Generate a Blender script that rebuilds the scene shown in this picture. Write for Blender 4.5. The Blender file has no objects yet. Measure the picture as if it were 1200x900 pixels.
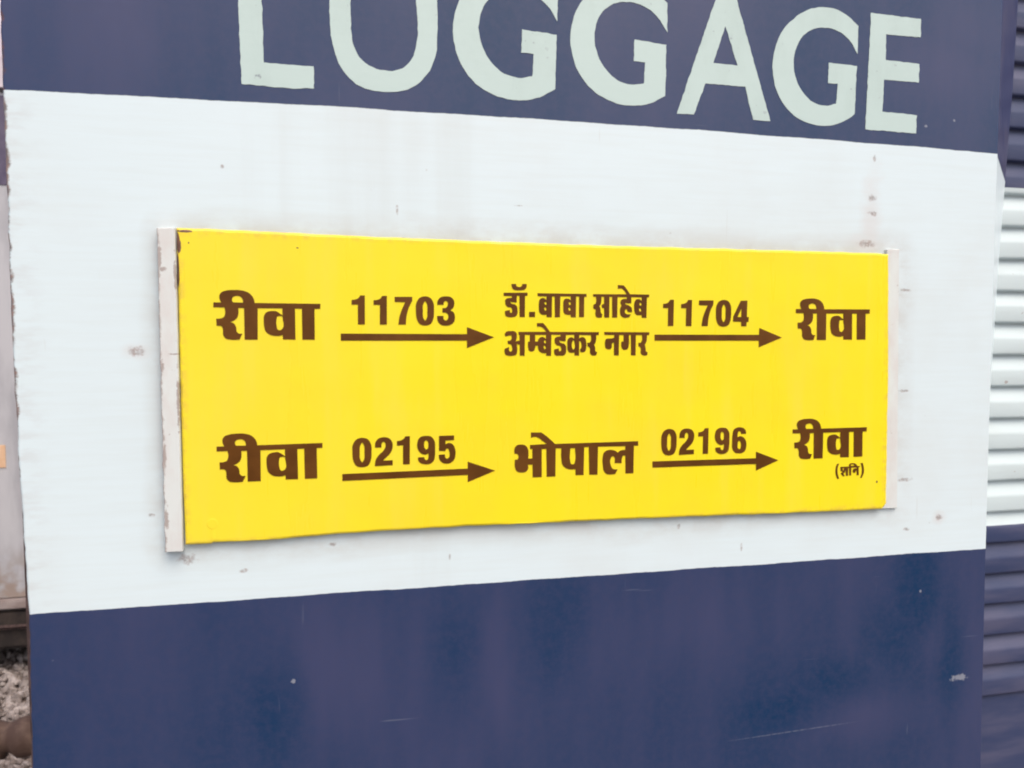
import bpy, bmesh, math, random
from mathutils import Vector, Matrix, noise
from mathutils.geometry import tessellate_polygon
random.seed(7)
SC = bpy.context.scene
COL = SC.collection
ZO = 2.67                       # height of the board's lower edge above the ballast

# ------------------------------------------------------------------ camera
cam_d = bpy.data.cameras.new("camera")
cam = bpy.data.objects.new("camera", cam_d)
COL.objects.link(cam)
cam_d.sensor_width = 36.0
cam_d.lens = 27.0
cam_d.clip_start = 0.02
cam_d.clip_end = 500
cam_d.dof.use_dof = True
cam_d.dof.focus_distance = 1.0
cam_d.dof.aperture_fstop = 10.0
_m = Matrix(((0.97521337, 0.01206159, -0.22093754), (-0.22126487, 0.05702590, -0.97354502), (0.00085666, 0.99829984, 0.05828122)))
cam.matrix_world = Matrix.Translation((0.17034, -0.91303, ZO + 0.23014)) @ _m.to_4x4()
SC.camera = cam

# ------------------------------------------------------------------ light
SUN_EL, SUN_AZ = math.radians(55), math.radians(163)      # azimuth clockwise from +Y
w = bpy.data.worlds.new("World")
SC.world = w
w.use_nodes = True
nt = w.node_tree
bg = nt.nodes["Background"]
sky = nt.nodes.new("ShaderNodeTexSky")
sky.sky_type = 'NISHITA'
sky.sun_disc = False
sky.sun_elevation = SUN_EL
sky.sun_rotation = SUN_AZ
sky.air_density = 1.0
sky.dust_density = 6.0
sky.ozone_density = 0.6
nt.links.new(sky.outputs[0], bg.inputs[0])
bg.inputs[1].default_value = 0.15
sun_d = bpy.data.lights.new("sun", 'SUN')
sun_d.energy = 0.65
sun_d.angle = math.radians(50)
sun_d.color = (1.0, 0.95, 0.88)
sun = bpy.data.objects.new("sun", sun_d)
COL.objects.link(sun)
_dir = Vector((math.sin(SUN_AZ) * math.cos(SUN_EL), math.cos(SUN_AZ) * math.cos(SUN_EL), math.sin(SUN_EL)))
sun.rotation_euler = (-_dir).to_track_quat('-Z', 'Y').to_euler()
vs = SC.view_settings
vs.view_transform = 'Standard'
vs.look = 'None'
vs.exposure = 0.34
vs.gamma = 1.0
SC.cycles.filter_width = 2.0

# ------------------------------------------------------------------ helpers
def link(name, me, mat=None, parent=None):
    o = bpy.data.objects.new(name, me)
    COL.objects.link(o)
    if mat: me.materials.append(mat)
    if parent: o.parent = parent
    return o

def obj(name, bm, mat=None, parent=None, smooth=False):
    me = bpy.data.meshes.new(name)
    bmesh.ops.recalc_face_normals(bm, faces=bm.faces)
    bm.to_mesh(me)
    bm.free()
    if smooth:
        for p in me.polygons: p.use_smooth = True
    return link(name, me, mat, parent)

def thing(name, label, cat, loc=(0, 0, 0), group=None):
    o = bpy.data.objects.new(name, None)
    o.empty_display_size = 0.1
    COL.objects.link(o)
    o.location = loc
    o["label"] = label
    o["category"] = cat
    if group: o["group"] = group
    return o

def box(bm, a, b):
    x0, y0, z0 = a
    x1, y1, z1 = b
    v = [bm.verts.new(p) for p in ((x0,y0,z0),(x1,y0,z0),(x1,y1,z0),(x0,y1,z0),(x0,y0,z1),(x1,y0,z1),(x1,y1,z1),(x0,y1,z1))]
    for f in ((0,1,2,3),(4,5,6,7),(0,1,5,4),(1,2,6,5),(2,3,7,6),(3,0,4,7)):
        bm.faces.new([v[i] for i in f])

def bbox(a, b, r=0.004, seg=2):
    bm = bmesh.new()
    box(bm, a, b)
    bmesh.ops.bevel(bm, geom=bm.edges[:], offset=r, segments=seg, affect='EDGES')
    return bm

def tube(bm, pts, rad, n=10):
    """a round bar through pts; rad is a number or one radius per point"""
    pts = [Vector(p) for p in pts]
    rs = rad if isinstance(rad, (list, tuple)) else [rad] * len(pts)
    rings = []
    for i, p in enumerate(pts):
        t = (pts[min(i + 1, len(pts) - 1)] - pts[max(i - 1, 0)]).normalized()
        u = t.cross(Vector((0.31, 0.2, 0.93))).normalized()
        v = t.cross(u)
        rings.append([bm.verts.new(p + (u * math.cos(a) + v * math.sin(a)) * rs[i]) for a in (2 * math.pi * k / n for k in range(n))])
    for a, b in zip(rings, rings[1:]):
        for k in range(n):
            bm.faces.new((a[k], a[(k + 1) % n], b[(k + 1) % n], b[k]))
    bm.faces.new(rings[0]); bm.faces.new(rings[-1])

def catmull(pts, n=8):
    pts = [Vector(p) for p in pts]
    out = []
    for i in range(len(pts) - 1):
        p0, p1, p2, p3 = pts[max(i-1, 0)], pts[i], pts[i+1], pts[min(i+2, len(pts)-1)]
        for k in range(n):
            t = k / n
            out.append(0.5 * ((2*p1) + (p2-p0)*t + (2*p0-5*p1+4*p2-p3)*t*t + (3*p1-p0-3*p2+p3)*t**3))
    out.append(pts[-1])
    return out

def loops(s):
    return [[tuple(float(c) / 1000 for c in p.split(',')) for p in l.split()] for l in s]

def painted(name, data, y, mat, parent, thick=0.00025, rough=0.0):
    """flat lettering: outlines with holes (in metres, x and z) filled as one thin skin of paint at depth y"""
    cu = bpy.data.curves.new(name, 'CURVE')
    cu.dimensions = '2D'
    cu.fill_mode = 'BOTH'
    cu.extrude = thick / 2
    for l in loops(data):
        if rough:
            l = [(p.x + rough * noise.noise(Vector((p.x * 130, p.y * 130, 1))) + 0.5 * rough * noise.noise(Vector((p.x * 420, p.y * 420, 6))), p.y + rough * noise.noise(Vector((p.x * 130, p.y * 130, 4)))) for p in dense(l, 0.003)]
        sp = cu.splines.new('POLY')
        sp.points.add(len(l) - 1)
        for q, (a, b) in zip(sp.points, l): q.co = (a, b, 0, 1)
        sp.use_cyclic_u = True
    tmp = bpy.data.objects.new(name, cu)
    me = bpy.data.meshes.new_from_object(tmp)
    me.name = name
    bpy.data.objects.remove(tmp)
    bpy.data.curves.remove(cu)
    me.transform(Matrix(((1,0,0,0),(0,0,-1,y),(0,1,0,0),(0,0,0,1))))
    me.materials.clear()
    return link(name, me, mat, parent)

def dense(poly, step):
    out = []
    n = len(poly)
    for i in range(n):
        a, b = Vector(poly[i]), Vector(poly[(i+1) % n])
        k = max(1, int((b - a).length / step))
        for j in range(k): out.append(a + (b - a) * j / k)
    return out

def sheet(poly, rings, back, jitter=None):
    """a metal sheet seen from -Y: outline poly (x, z), rings = [(inset, y)...] from the rim inwards, back = y of its rear face"""
    n = len(poly)
    P = [Vector(p) for p in poly]
    area = sum(P[i-1].x * P[i].y - P[i].x * P[i-1].y for i in range(n))
    s = 1 if area > 0 else -1
    nor = []
    for i in range(n):
        t = (P[(i+1) % n] - P[i-1]).normalized()
        nor.append(Vector((-t.y, t.x)) * s)
    bm = bmesh.new()
    R = []
    for k, (d, y) in enumerate([(0, back)] + list(rings)):
        R.append([bm.verts.new((p.x + q.x * d, y + (jitter(p, k) if jitter and k else 0), p.y + q.y * d)) for p, q in zip(P, nor)])
    for a, b in zip(R, R[1:]):
        for i in range(n):
            bm.faces.new((a[i-1], a[i], b[i], b[i-1]))
    for ring in (R[0], R[-1]):
        es = [bm.edges.get((ring[i-1], ring[i])) for i in range(n)]
        bmesh.ops.triangle_fill(bm, use_beauty=True, use_dissolve=False, edges=[e for e in es if e])
    return bm

# ------------------------------------------------------------------ materials
class NB:
    """a small wrapper round a node tree"""
    def __init__(s, name):
        s.m = bpy.data.materials.new(name)
        s.m.use_nodes = True
        s.t = s.m.node_tree
        s.p = s.t.nodes["Principled BSDF"]
        s.co = s.n("ShaderNodeTexCoord").outputs["Object"]
    def n(s, k): return s.t.nodes.new(k)
    def put(s, v, sock):
        if isinstance(v, bpy.types.NodeSocket): s.t.links.new(v, sock)
        elif v is not None:
            if sock.type == 'RGBA' and len(v) == 3: v = (*v, 1)
            sock.default_value = v
    def math(s, op, a, b=None, c=None, clamp=False):
        q = s.n("ShaderNodeMath"); q.operation = op; q.use_clamp = clamp
        for v, i in zip((a, b, c), q.inputs): s.put(v, i)
        return q.outputs[0]
    def vec(s, op, a, b=None):
        q = s.n("ShaderNodeVectorMath"); q.operation = op
        s.put(a, q.inputs[0]); s.put(b, q.inputs[1])
        return q.outputs["Value"] if op in ('LENGTH', 'DISTANCE', 'DOT_PRODUCT') else q.outputs[0]
    def noise(s, scale, detail=4, stretch=(1, 1, 1), rough=0.55, off=(0, 0, 0), dist=0.0):
        q = s.n("ShaderNodeTexNoise")
        v = s.vec('ADD', s.vec('MULTIPLY', s.co, stretch), off)
        s.put(v, q.inputs["Vector"])
        q.inputs["Scale"].default_value = scale
        q.inputs["Detail"].default_value = detail
        q.inputs["Roughness"].default_value = rough
        q.inputs["Distortion"].default_value = dist
        return q.outputs[0]
    def ramp(s, v, a, b, lo=0.0, hi=1.0, smooth=True):
        q = s.n("ShaderNodeMapRange")
        q.interpolation_type = 'SMOOTHSTEP' if smooth else 'LINEAR'
        s.put(v, q.inputs[0])
        for i, x in zip((1, 2, 3, 4), (a, b, lo, hi)): s.put(x, q.inputs[i])
        return q.outputs[0]
    def mix(s, f, a, b):
        q = s.n("ShaderNodeMix"); q.data_type = 'RGBA'
        s.put(f, q.inputs[0]); s.put(a, q.inputs[6]); s.put(b, q.inputs[7])
        return q.outputs[2]
    def xyz(s):
        q = s.n("ShaderNodeSeparateXYZ"); s.put(s.co, q.inputs[0])
        return q.outputs
    def bump(s, h, strength=0.2, dist=0.001):
        q = s.n("ShaderNodeBump")
        q.inputs["Strength"].default_value = strength
        q.inputs["Distance"].default_value = dist
        s.put(h, q.inputs["Height"])
        s.t.links.new(q.outputs[0], s.p.inputs["Normal"])
    def done(s, col, rough, spec=0.5, metal=0.0):
        s.put(col, s.p.inputs["Base Color"]); s.put(rough, s.p.inputs["Roughness"])
        s.put(spec, s.p.inputs["Specular IOR Level"])
        s.p.inputs["Metallic"].default_value = metal
        return s.m

WHITE = (0.69, 0.81, 0.865)
BLUE = (0.040, 0.047, 0.125)
RUST = (0.20, 0.075, 0.045)

def spots(b, lst, nz, outer=1.05, inner=0.55, nw=2.4):
    """spots of wear and of painted reflection at given places: (x, z, half width, half height, hardness)"""
    m = None
    for x, z, sx, sz, *_ in lst:
        v = b.vec('MULTIPLY', b.vec('SUBTRACT', b.co, (x, 0, ZO + z)), (1 / sx, 0, 1 / sz))
        d = b.math('ADD', b.vec('LENGTH', v), b.math('MULTIPLY', b.math('SUBTRACT', nz, 0.5), nw))
        k = b.ramp(d, outer, inner)
        m = k if m is None else b.math('MAXIMUM', m, k)
    return m

def coach_paint():
    b = NB("coach_paint")
    X, Y, Z = b.xyz()
    u = b.math('DIVIDE', b.math('ADD', X, 0.165), 1.24)
    arc = b.math('MULTIPLY', b.math('MULTIPLY', u, b.math('SUBTRACT', 1.0, u)), 0.0235)
    wob = b.math('MULTIPLY', b.math('SUBTRACT', b.noise(9, 1, (1, 0, 0)), 0.5), 0.004)
    wob2 = b.math('MULTIPLY', b.math('SUBTRACT', b.noise(70, 3, (1, 0, 0.05)), 0.5), 0.0016)
    zz = b.math('ADD', b.math('SUBTRACT', b.math('SUBTRACT', Z, ZO), wob), wob2)
    top = b.ramp(b.math('SUBTRACT', zz, arc), 0.4886, 0.4896)
    bot = b.ramp(b.math('ADD', zz, b.math('MULTIPLY', u, 0.0024)), -0.0679, -0.0689)
    blue = b.math('MAXIMUM', top, bot)
    # white paint: brush marks, faint dirt, shade round the board, rust
    brush = b.noise(26, 5, (0.35, 1, 6))
    blot = b.noise(4.5, 5, off=(3, 1, 2))
    wcol = b.mix(b.ramp(brush, 0.35, 0.72, 0, 0.25), WHITE, (0.63, 0.72, 0.74))
    wcol = b.mix(b.ramp(blot, 0.45, 0.75, 0, 0.30), wcol, (0.60, 0.64, 0.64))
    runs = b.noise(5.0, 5, (2.4, 1, 0.16), off=(4, 4, 1))
    wcol = b.mix(b.ramp(runs, 0.52, 0.72, 0, 0.22), wcol, (0.55, 0.60, 0.60))
    # dirt and contact shade painted together round the board and its holders
    dx = b.math('MAXIMUM', b.math('SUBTRACT', b.math('ABSOLUTE', b.math('SUBTRACT', X, 0.452)), 0.467), 0.0)
    dz = b.math('MAXIMUM', b.math('SUBTRACT', b.math('ABSOLUTE', b.math('SUBTRACT', Z, ZO + 0.173)), 0.176), 0.0)
    d = b.math('SQRT', b.math('ADD', b.math('MULTIPLY', dx, dx), b.math('MULTIPLY', dz, dz)))
    gn = b.noise(24, 6, (1, 1, 1.6), rough=0.65, off=(1, 0, 5))
    gn2 = b.noise(7, 4, off=(6, 0, 5))
    grime_shade = b.math('MULTIPLY', b.ramp(b.math('ADD', d, b.math('MULTIPLY', b.math('SUBTRACT', gn2, 0.5), 0.05)), 0.030, -0.004, smooth=False), b.ramp(b.math('ADD', b.math('MULTIPLY', gn, 0.5), b.math('MULTIPLY', gn2, 0.5)), 0.36, 0.60, 0.12, 1.0))
    wcol = b.mix(b.math('MULTIPLY', grime_shade, 0.42), wcol, (0.38, 0.29, 0.22))
    # rust chips: scattered specks, the long left edge, chosen knocks
    fine = b.noise(160, 3, rough=0.6)
    speck = b.math('MULTIPLY', b.ramp(b.noise(75, 2, off=(9, 9, 9)), 0.725, 0.765), b.ramp(b.noise(6, 3, off=(2, 8, 0)), 0.48, 0.6))
    edge = b.ramp(b.math('ADD', X, b.math('MULTIPLY', b.noise(38, 5, off=(5, 5, 5), rough=0.7), 0.020)), -0.1528, -0.1560)
    edge_soft = b.math('MULTIPLY', b.ramp(X, -0.120, -0.165), b.ramp(b.noise(30, 5, (1, 1, 3)), 0.42, 0.7))
    knocks = spots(b, [(-0.0447, 0.2162, 0.0075, 0.0045), (-0.0344, 0.0339, 0.003, 0.002), (0.9300, 0.2976, 0.0085, 0.0016), (0.9325, 0.1593, 0.0075, 0.0016),
                       (0.9400, 0.0351, 0.010, 0.0024), (0.9964, -0.0206, 0.005, 0.004), (0.9437, -0.0348, 0.004, 0.002), (0.8680, 0.3586, 0.011, 0.004),
                       (0.8741, 0.4202, 0.006, 0.0035), (0.8761, 0.3998, 0.006, 0.003), (0.8764, 0.4734, 0.002, 0.004), (0.0027, -0.0176, 0.008, 0.005),
                       (0.162, -0.0105, 0.004, 0.002), (0.048, 0.4205, 0.002, 0.002), (0.062, -0.035, 0.004, 0.002), (0.60, -0.012, 0.002, 0.003),
                       (0.24, 0.380, 0.0012, 0.0045), (0.385, 0.391, 0.0035, 0.0008), (0.30, -0.034, 0.0012, 0.003), (0.69, -0.045, 0.0012, 0.004)], fine, 1.5, 0.5)
    rstain = spots(b, [(0.874, 0.395, 0.016, 0.06), (0.868, 0.358, 0.03, 0.014), (-0.0447, 0.2162, 0.013, 0.009), (0.9964, -0.0206, 0.010, 0.010)], gn, 1.5, 0.1)
    wcol = b.mix(b.math('MULTIPLY', rstain, 0.15), wcol, (0.55, 0.28, 0.20))
    wcol = b.mix(b.math('MULTIPLY', edge_soft, 0.17), wcol, (0.36, 0.27, 0.25))
    scr = b.math('MULTIPLY', b.ramp(b.noise(60, 2, (0.10, 1, 1.6), off=(8, 0, 3)), 0.70, 0.745), b.ramp(b.noise(5, 3, off=(6, 0, 9)), 0.50, 0.62))
    scv = b.math('MULTIPLY', b.ramp(b.noise(70, 2, (1.5, 1, 0.12), off=(2, 0, 7)), 0.70, 0.745), b.ramp(b.noise(5, 3, off=(1, 0, 3)), 0.50, 0.62))
    scr = b.math('MAXIMUM', scr, scv)
    wcol = b.mix(b.math('MULTIPLY', scr, 0.16), wcol, (0.45, 0.44, 0.42))
    rust = b.math('MAXIMUM', b.math('MULTIPLY', speck, 0.25), b.math('MAXIMUM', b.math('MULTIPLY', edge, 0.85), b.math('MULTIPLY', b.math('MULTIPLY', knocks, 0.58), b.ramp(b.noise(260, 3, rough=0.7), 0.32, 0.6, 0.15, 1.0))))
    rcol = b.mix(b.ramp(fine, 0.4, 0.6), RUST, (0.11, 0.055, 0.05))
    wcol = b.mix(rust, wcol, rcol)
    # blue paint: dust mottle with soft reflections painted in, chalky scuffs
    film_reflect = b.math('ADD', b.noise(2.6, 4, (1.9, 1, 0.55), off=(7.3, 0, 1.1)), b.math('MULTIPLY', b.math('SUBTRACT', b.noise(11, 4, (2.2, 1, 0.35), off=(2, 0, 4)), 0.5), 0.25))
    # dark and pale patches: platform reflections and haze painted into the blue
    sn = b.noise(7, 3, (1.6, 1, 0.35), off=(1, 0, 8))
    dark_reflect = spots(b, [(0.302, -0.145, 0.030, 0.085, 0), (0.425, -0.130, 0.055, 0.075, 0), (0.955, -0.110, 0.035, 0.09, 0), (0.918, -0.185, 0.045, 0.05, 0), (0.848, -0.240, 0.055, 0.035, 0),
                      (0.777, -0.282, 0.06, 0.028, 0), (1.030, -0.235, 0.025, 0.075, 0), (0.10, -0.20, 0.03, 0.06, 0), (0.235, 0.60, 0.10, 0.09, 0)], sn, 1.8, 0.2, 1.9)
    pale_reflect = spots(b, [(0.98, 0.600, 0.10, 0.040, 0), (1.04, 0.655, 0.07, 0.04, 0), (-0.10, 0.60, 0.08, 0.12, 0), (0.17, -0.150, 0.09, 0.075, 0), (0.64, -0.140, 0.12, 0.07, 0), (0.36, -0.16, 0.02, 0.08, 0), (0.990, -0.20, 0.022, 0.03, 0), (0.87, -0.30, 0.10, 0.03, 0)], sn, 1.9, 0.1, 1.6)
    film_reflect = b.math('ADD', b.math('SUBTRACT', film_reflect, b.math('MULTIPLY', dark_reflect, 0.20)), b.math('MULTIPLY', pale_reflect, 0.17))
    mott = b.noise(90, 4, (1, 1, 1), rough=0.7)
    low = b.ramp(b.math('SUBTRACT', Z, ZO), 0.3, 0.1)
    bcol = b.mix(b.ramp(film_reflect, 0.26, 0.74, smooth=False), (0.002, 0.030, 0.098), (0.048, 0.057, 0.138))
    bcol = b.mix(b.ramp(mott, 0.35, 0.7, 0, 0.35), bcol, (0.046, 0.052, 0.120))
    scuff = b.math('MAXIMUM', b.math('MULTIPLY', b.ramp(b.noise(48, 4, off=(3, 3, 3)), 0.74, 0.80), 0.30),
                   spots(b, [(1.040, -0.257, 0.016, 0.005), (0.115, -0.170, 0.003, 0.003), (0.97, -0.125, 0.002, 0.002), (1.0, 0.53, 0.002, 0.002), (0.955, 0.52, 0.003, 0.002)], fine))
    scuff = b.math('MAXIMUM', scuff, b.math('MULTIPLY', scr, 0.30))
    line = b.math('ABSOLUTE', b.math('SUBTRACT', b.math('SUBTRACT', Z, ZO), b.math('ADD', -0.3085, b.math('MULTIPLY', b.math('SUBTRACT', X, 0.69), 0.025))))
    line = b.math('MULTIPLY', b.ramp(line, 0.0012, 0.0003), b.math('MULTIPLY', b.ramp(X, 0.66, 0.74), b.ramp(X, 0.90, 0.80)))
    scuff = b.math('MAXIMUM', scuff, b.math('MULTIPLY', line, b.ramp(fine, 0.35, 0.6, 0.1, 0.4)))
    bcol = b.mix(b.math('MULTIPLY', scuff, 0.7), bcol, (0.30, 0.32, 0.38))
    bcol = b.mix(b.math('MULTIPLY', edge, 0.8), bcol, rcol)
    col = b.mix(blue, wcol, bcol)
    rough = b.math('ADD', b.math('MULTIPLY', b.math('SUBTRACT', 1.0, blue), b.ramp(blot, 0.3, 0.7, 0.30, 0.42)), b.math('MULTIPLY', blue, b.ramp(film_reflect, 0.25, 0.75, 0.11, 0.24, False)))
    h = b.math('ADD', b.math('MULTIPLY', brush, 0.12), b.math('ADD', b.math('MULTIPLY', b.noise(2.6, 2, (1, 1, 0.6), off=(1.5, 0, 0)), 7.0), b.math('MULTIPLY', b.math('SUBTRACT', 1.0, rust), 0.25)))
    b.bump(h, 0.6, 0.0012)
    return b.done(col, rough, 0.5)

def shutter_paint():
    b = NB("shutter_paint")
    X, Y, Z = b.xyz()
    zz = b.math('SUBTRACT', Z, ZO)
    zz = b.math('ADD', zz, b.math('MULTIPLY', b.math('SUBTRACT', b.noise(14, 3, (1, 0, 0)), 0.5), 0.003))
    blue = b.math('MAXIMUM', b.ramp(zz, 0.4515, 0.4530), b.ramp(zz, -0.0480, -0.0495))
    dirt = b.noise(16, 5, (0.4, 1, 2))
    wcol = b.mix(b.ramp(dirt, 0.45, 0.75, 0, 0.5), (0.57, 0.67, 0.70), (0.47, 0.54, 0.55))
    speck = b.ramp(b.noise(70, 2, off=(1, 2, 3)), 0.72, 0.76)
    wcol = b.mix(b.math('MULTIPLY', speck, 0.5), wcol, RUST)
    bcol = b.mix(b.ramp(dirt, 0.35, 0.7), (0.030, 0.045, 0.115), (0.075, 0.080, 0.150))
    b.bump(dirt, 0.3, 0.001)
    return b.done(b.mix(blue, wcol, bcol), 0.45)

def reveal_paint():
    b = NB("reveal_paint")
    X, Y, Z = b.xyz()
    zz = b.math('ADD', b.math('SUBTRACT', Z, ZO), b.math('MULTIPLY', Y, 1.0))
    blue = b.math('MAXIMUM', b.ramp(zz, 0.4883, 0.4895), b.ramp(zz, -0.066, -0.068))
    dirt = b.noise(20, 5, (1, 1, 0.4))
    wcol = b.mix(b.ramp(dirt, 0.45, 0.7, 0, 0.4), WHITE, (0.58, 0.60, 0.60))
    bcol = b.mix(b.ramp(dirt, 0.4, 0.65), BLUE, (0.085, 0.083, 0.15))
    return b.done(b.mix(blue, wcol, bcol), 0.3)

def letter_paint():
    b = NB("letter_paint")
    n = b.noise(14, 6, (1, 1, 0.6), rough=0.65)
    f = b.noise(120, 3)
    c = b.mix(b.ramp(n, 0.42, 0.75, 0, 0.5), (0.51, 0.645, 0.63), (0.41, 0.53, 0.51))
    c = b.mix(b.math('MULTIPLY', b.ramp(f, 0.64, 0.74), b.ramp(n, 0.48, 0.62, 0, 0.8)), c, (0.16, 0.18, 0.24))
    b.bump(b.noise(40, 4, (1, 1, 4)), 0.15, 0.001)
    return b.done(c, 0.4)

def board_yellow():
    b = NB("board_yellow")
    X, Y, Z = b.xyz()
    n = b.noise(6, 5, rough=0.6)
    c = b.mix(b.ramp(n, 0.4, 0.7), (0.91, 0.755, 0.014), (0.91, 0.715, 0.024))
    dust = b.noise(9, 5, (3.0, 1, 0.25), rough=0.65, off=(3, 3, 0))
    c = b.mix(b.ramp(dust, 0.50, 0.72, 0, 0.13), c, (0.80, 0.66, 0.16))
    c = b.mix(b.ramp(X, 0.35, 0.0, 0, 0.25), c, (0.88, 0.70, 0.09))
    # grubby rim and chipped corner down to brown metal
    fine = b.noise(90, 4, rough=0.65)
    rimx = b.math('MAXIMUM', b.ramp(X, 0.012, 0.002), b.ramp(X, 0.889, 0.901))
    rim = b.math('MAXIMUM', rimx, b.math('MAXIMUM', b.ramp(Z, 0.008, 0.0), b.ramp(Z, 0.338, 0.348)))
    c = b.mix(b.math('MULTIPLY', rim, b.ramp(fine, 0.40, 0.65, 0, 0.45)), c, (0.62, 0.40, 0.10))
    def sp(x, z, sx, sz, k=1.6):
        v = b.vec('MULTIPLY', b.vec('SUBTRACT', b.co, (x, 0, z)), (1/sx, 0, 1/sz))
        return b.ramp(b.math('ADD', b.vec('LENGTH', v), b.math('MULTIPLY', b.math('SUBTRACT', fine, 0.5), k)), 1.05, 0.8)
    chip = b.math('MAXIMUM', b.math('MAXIMUM', sp(0.0025, 0.331, 0.0030, 0.0075, 1.5), sp(0.0015, 0.338, 0.0022, 0.008, 1.3)), b.math('MAXIMUM', sp(0.009, 0.3475, 0.008, 0.0016, 2.4), sp(0.013, 0.335, 0.0008, 0.0012, 0.3)))
    chip = b.math('MAXIMUM', chip, b.math('MAXIMUM', sp(0.887, 0.036, 0.0018, 0.0022), sp(0.1276, 0.3325, 0.0016, 0.0008, 0.4)))
    chip = b.math('MAXIMUM', chip, b.math('MAXIMUM', sp(0.0015, 0.305, 0.0014, 0.02, 0.9), sp(0.18, 0.0015, 0.02, 0.0012, 1.8)))
    c = b.mix(chip, c, b.mix(b.ramp(fine, 0.4, 0.6), (0.20, 0.10, 0.07), (0.12, 0.06, 0.05)))
    h = b.math('ADD', b.math('ADD', b.math('MULTIPLY', b.noise(5, 2, (1, 1, 1.4)), 6.0), b.math('ADD', b.math('MULTIPLY', sp(0.031, 0.023, 0.006, 0.006, 0.2), 0.7), b.math('MULTIPLY', b.ramp(b.math('ABSOLUTE', b.math('SUBTRACT', X, 0.0315)), 0.0035, 0.0), b.ramp(Z, 0.03, 0.0, 0, 0.8)))), b.math('MULTIPLY', b.noise(60, 3, (0.25, 1, 2)), 0.15))
    b.bump(h, 0.35, 0.001)
    return b.done(c, b.ramp(dust, 0.3, 0.7, 0.24, 0.42), 0.4)

def simple(name, a, c, scale=20, rough=0.6, stretch=(1, 1, 1), bump=0.0, spec=0.4, lo=0.38, hi=0.66, metal=0.0):
    b = NB(name)
    n = b.noise(scale, 6, stretch, rough=0.62)
    if bump: b.bump(n, bump, 0.004)
    return b.done(b.mix(b.ramp(n, lo, hi), a, c), rough, spec, metal)

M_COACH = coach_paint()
M_SHUT = shutter_paint()
M_REVEAL = reveal_paint()
M_LETTER = letter_paint()
M_YELLOW = board_yellow()
M_BROWN = simple("brown_vinyl", (0.095, 0.033, 0.002), (0.130, 0.047, 0.005), 22, 0.42, spec=0.25)
def holder_paint():
    b = NB("holder_paint")
    n = b.noise(30, 5, (1, 1, 0.5), rough=0.65)
    X, Y, Z = b.xyz()
    c = b.mix(b.ramp(n, 0.42, 0.72, 0, 0.6), (0.68, 0.73, 0.73), (0.62, 0.58, 0.57))
    lo = b.math('MAXIMUM', b.ramp(b.math('ADD', X, b.math('MULTIPLY', b.noise(70, 4, rough=0.7), 0.011)), -0.0105, -0.0130), b.ramp(b.noise(55, 5, off=(4, 0, 4), rough=0.7), 0.66, 0.72))
    lo = b.math('MAXIMUM', lo, spots(b, [(-0.004, 0.2135, 0.006, 0.0010), (-0.0165, 0.318, 0.002, 0.014), (-0.013, 0.306, 0.004, 0.003), (-0.0165, 0.20, 0.002, 0.006), (-0.0165, 0.10, 0.002, 0.012), (-0.001, 0.16, 0.0012, 0.03), (-0.016, 0.03, 0.0025, 0.012), (-0.001, 0.30, 0.0012, 0.02)], b.noise(150, 4, rough=0.65), 1.3, 0.6, 3.4))
    c = b.mix(b.math('MULTIPLY', lo, 0.6), c, (0.22, 0.12, 0.10))
    b.bump(n, 0.4, 0.001)
    return b.done(c, 0.5)
M_HOLD = holder_paint()
M_TRIM = simple("rusty_dark_steel", (0.060, 0.038, 0.038), (0.13, 0.085, 0.08), 45, 0.7, bump=0.3)
M_ENDW = simple("end_wall_paint", (0.05, 0.05, 0.09), (0.09, 0.08, 0.09), 5, 0.5, bump=0.1)
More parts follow.
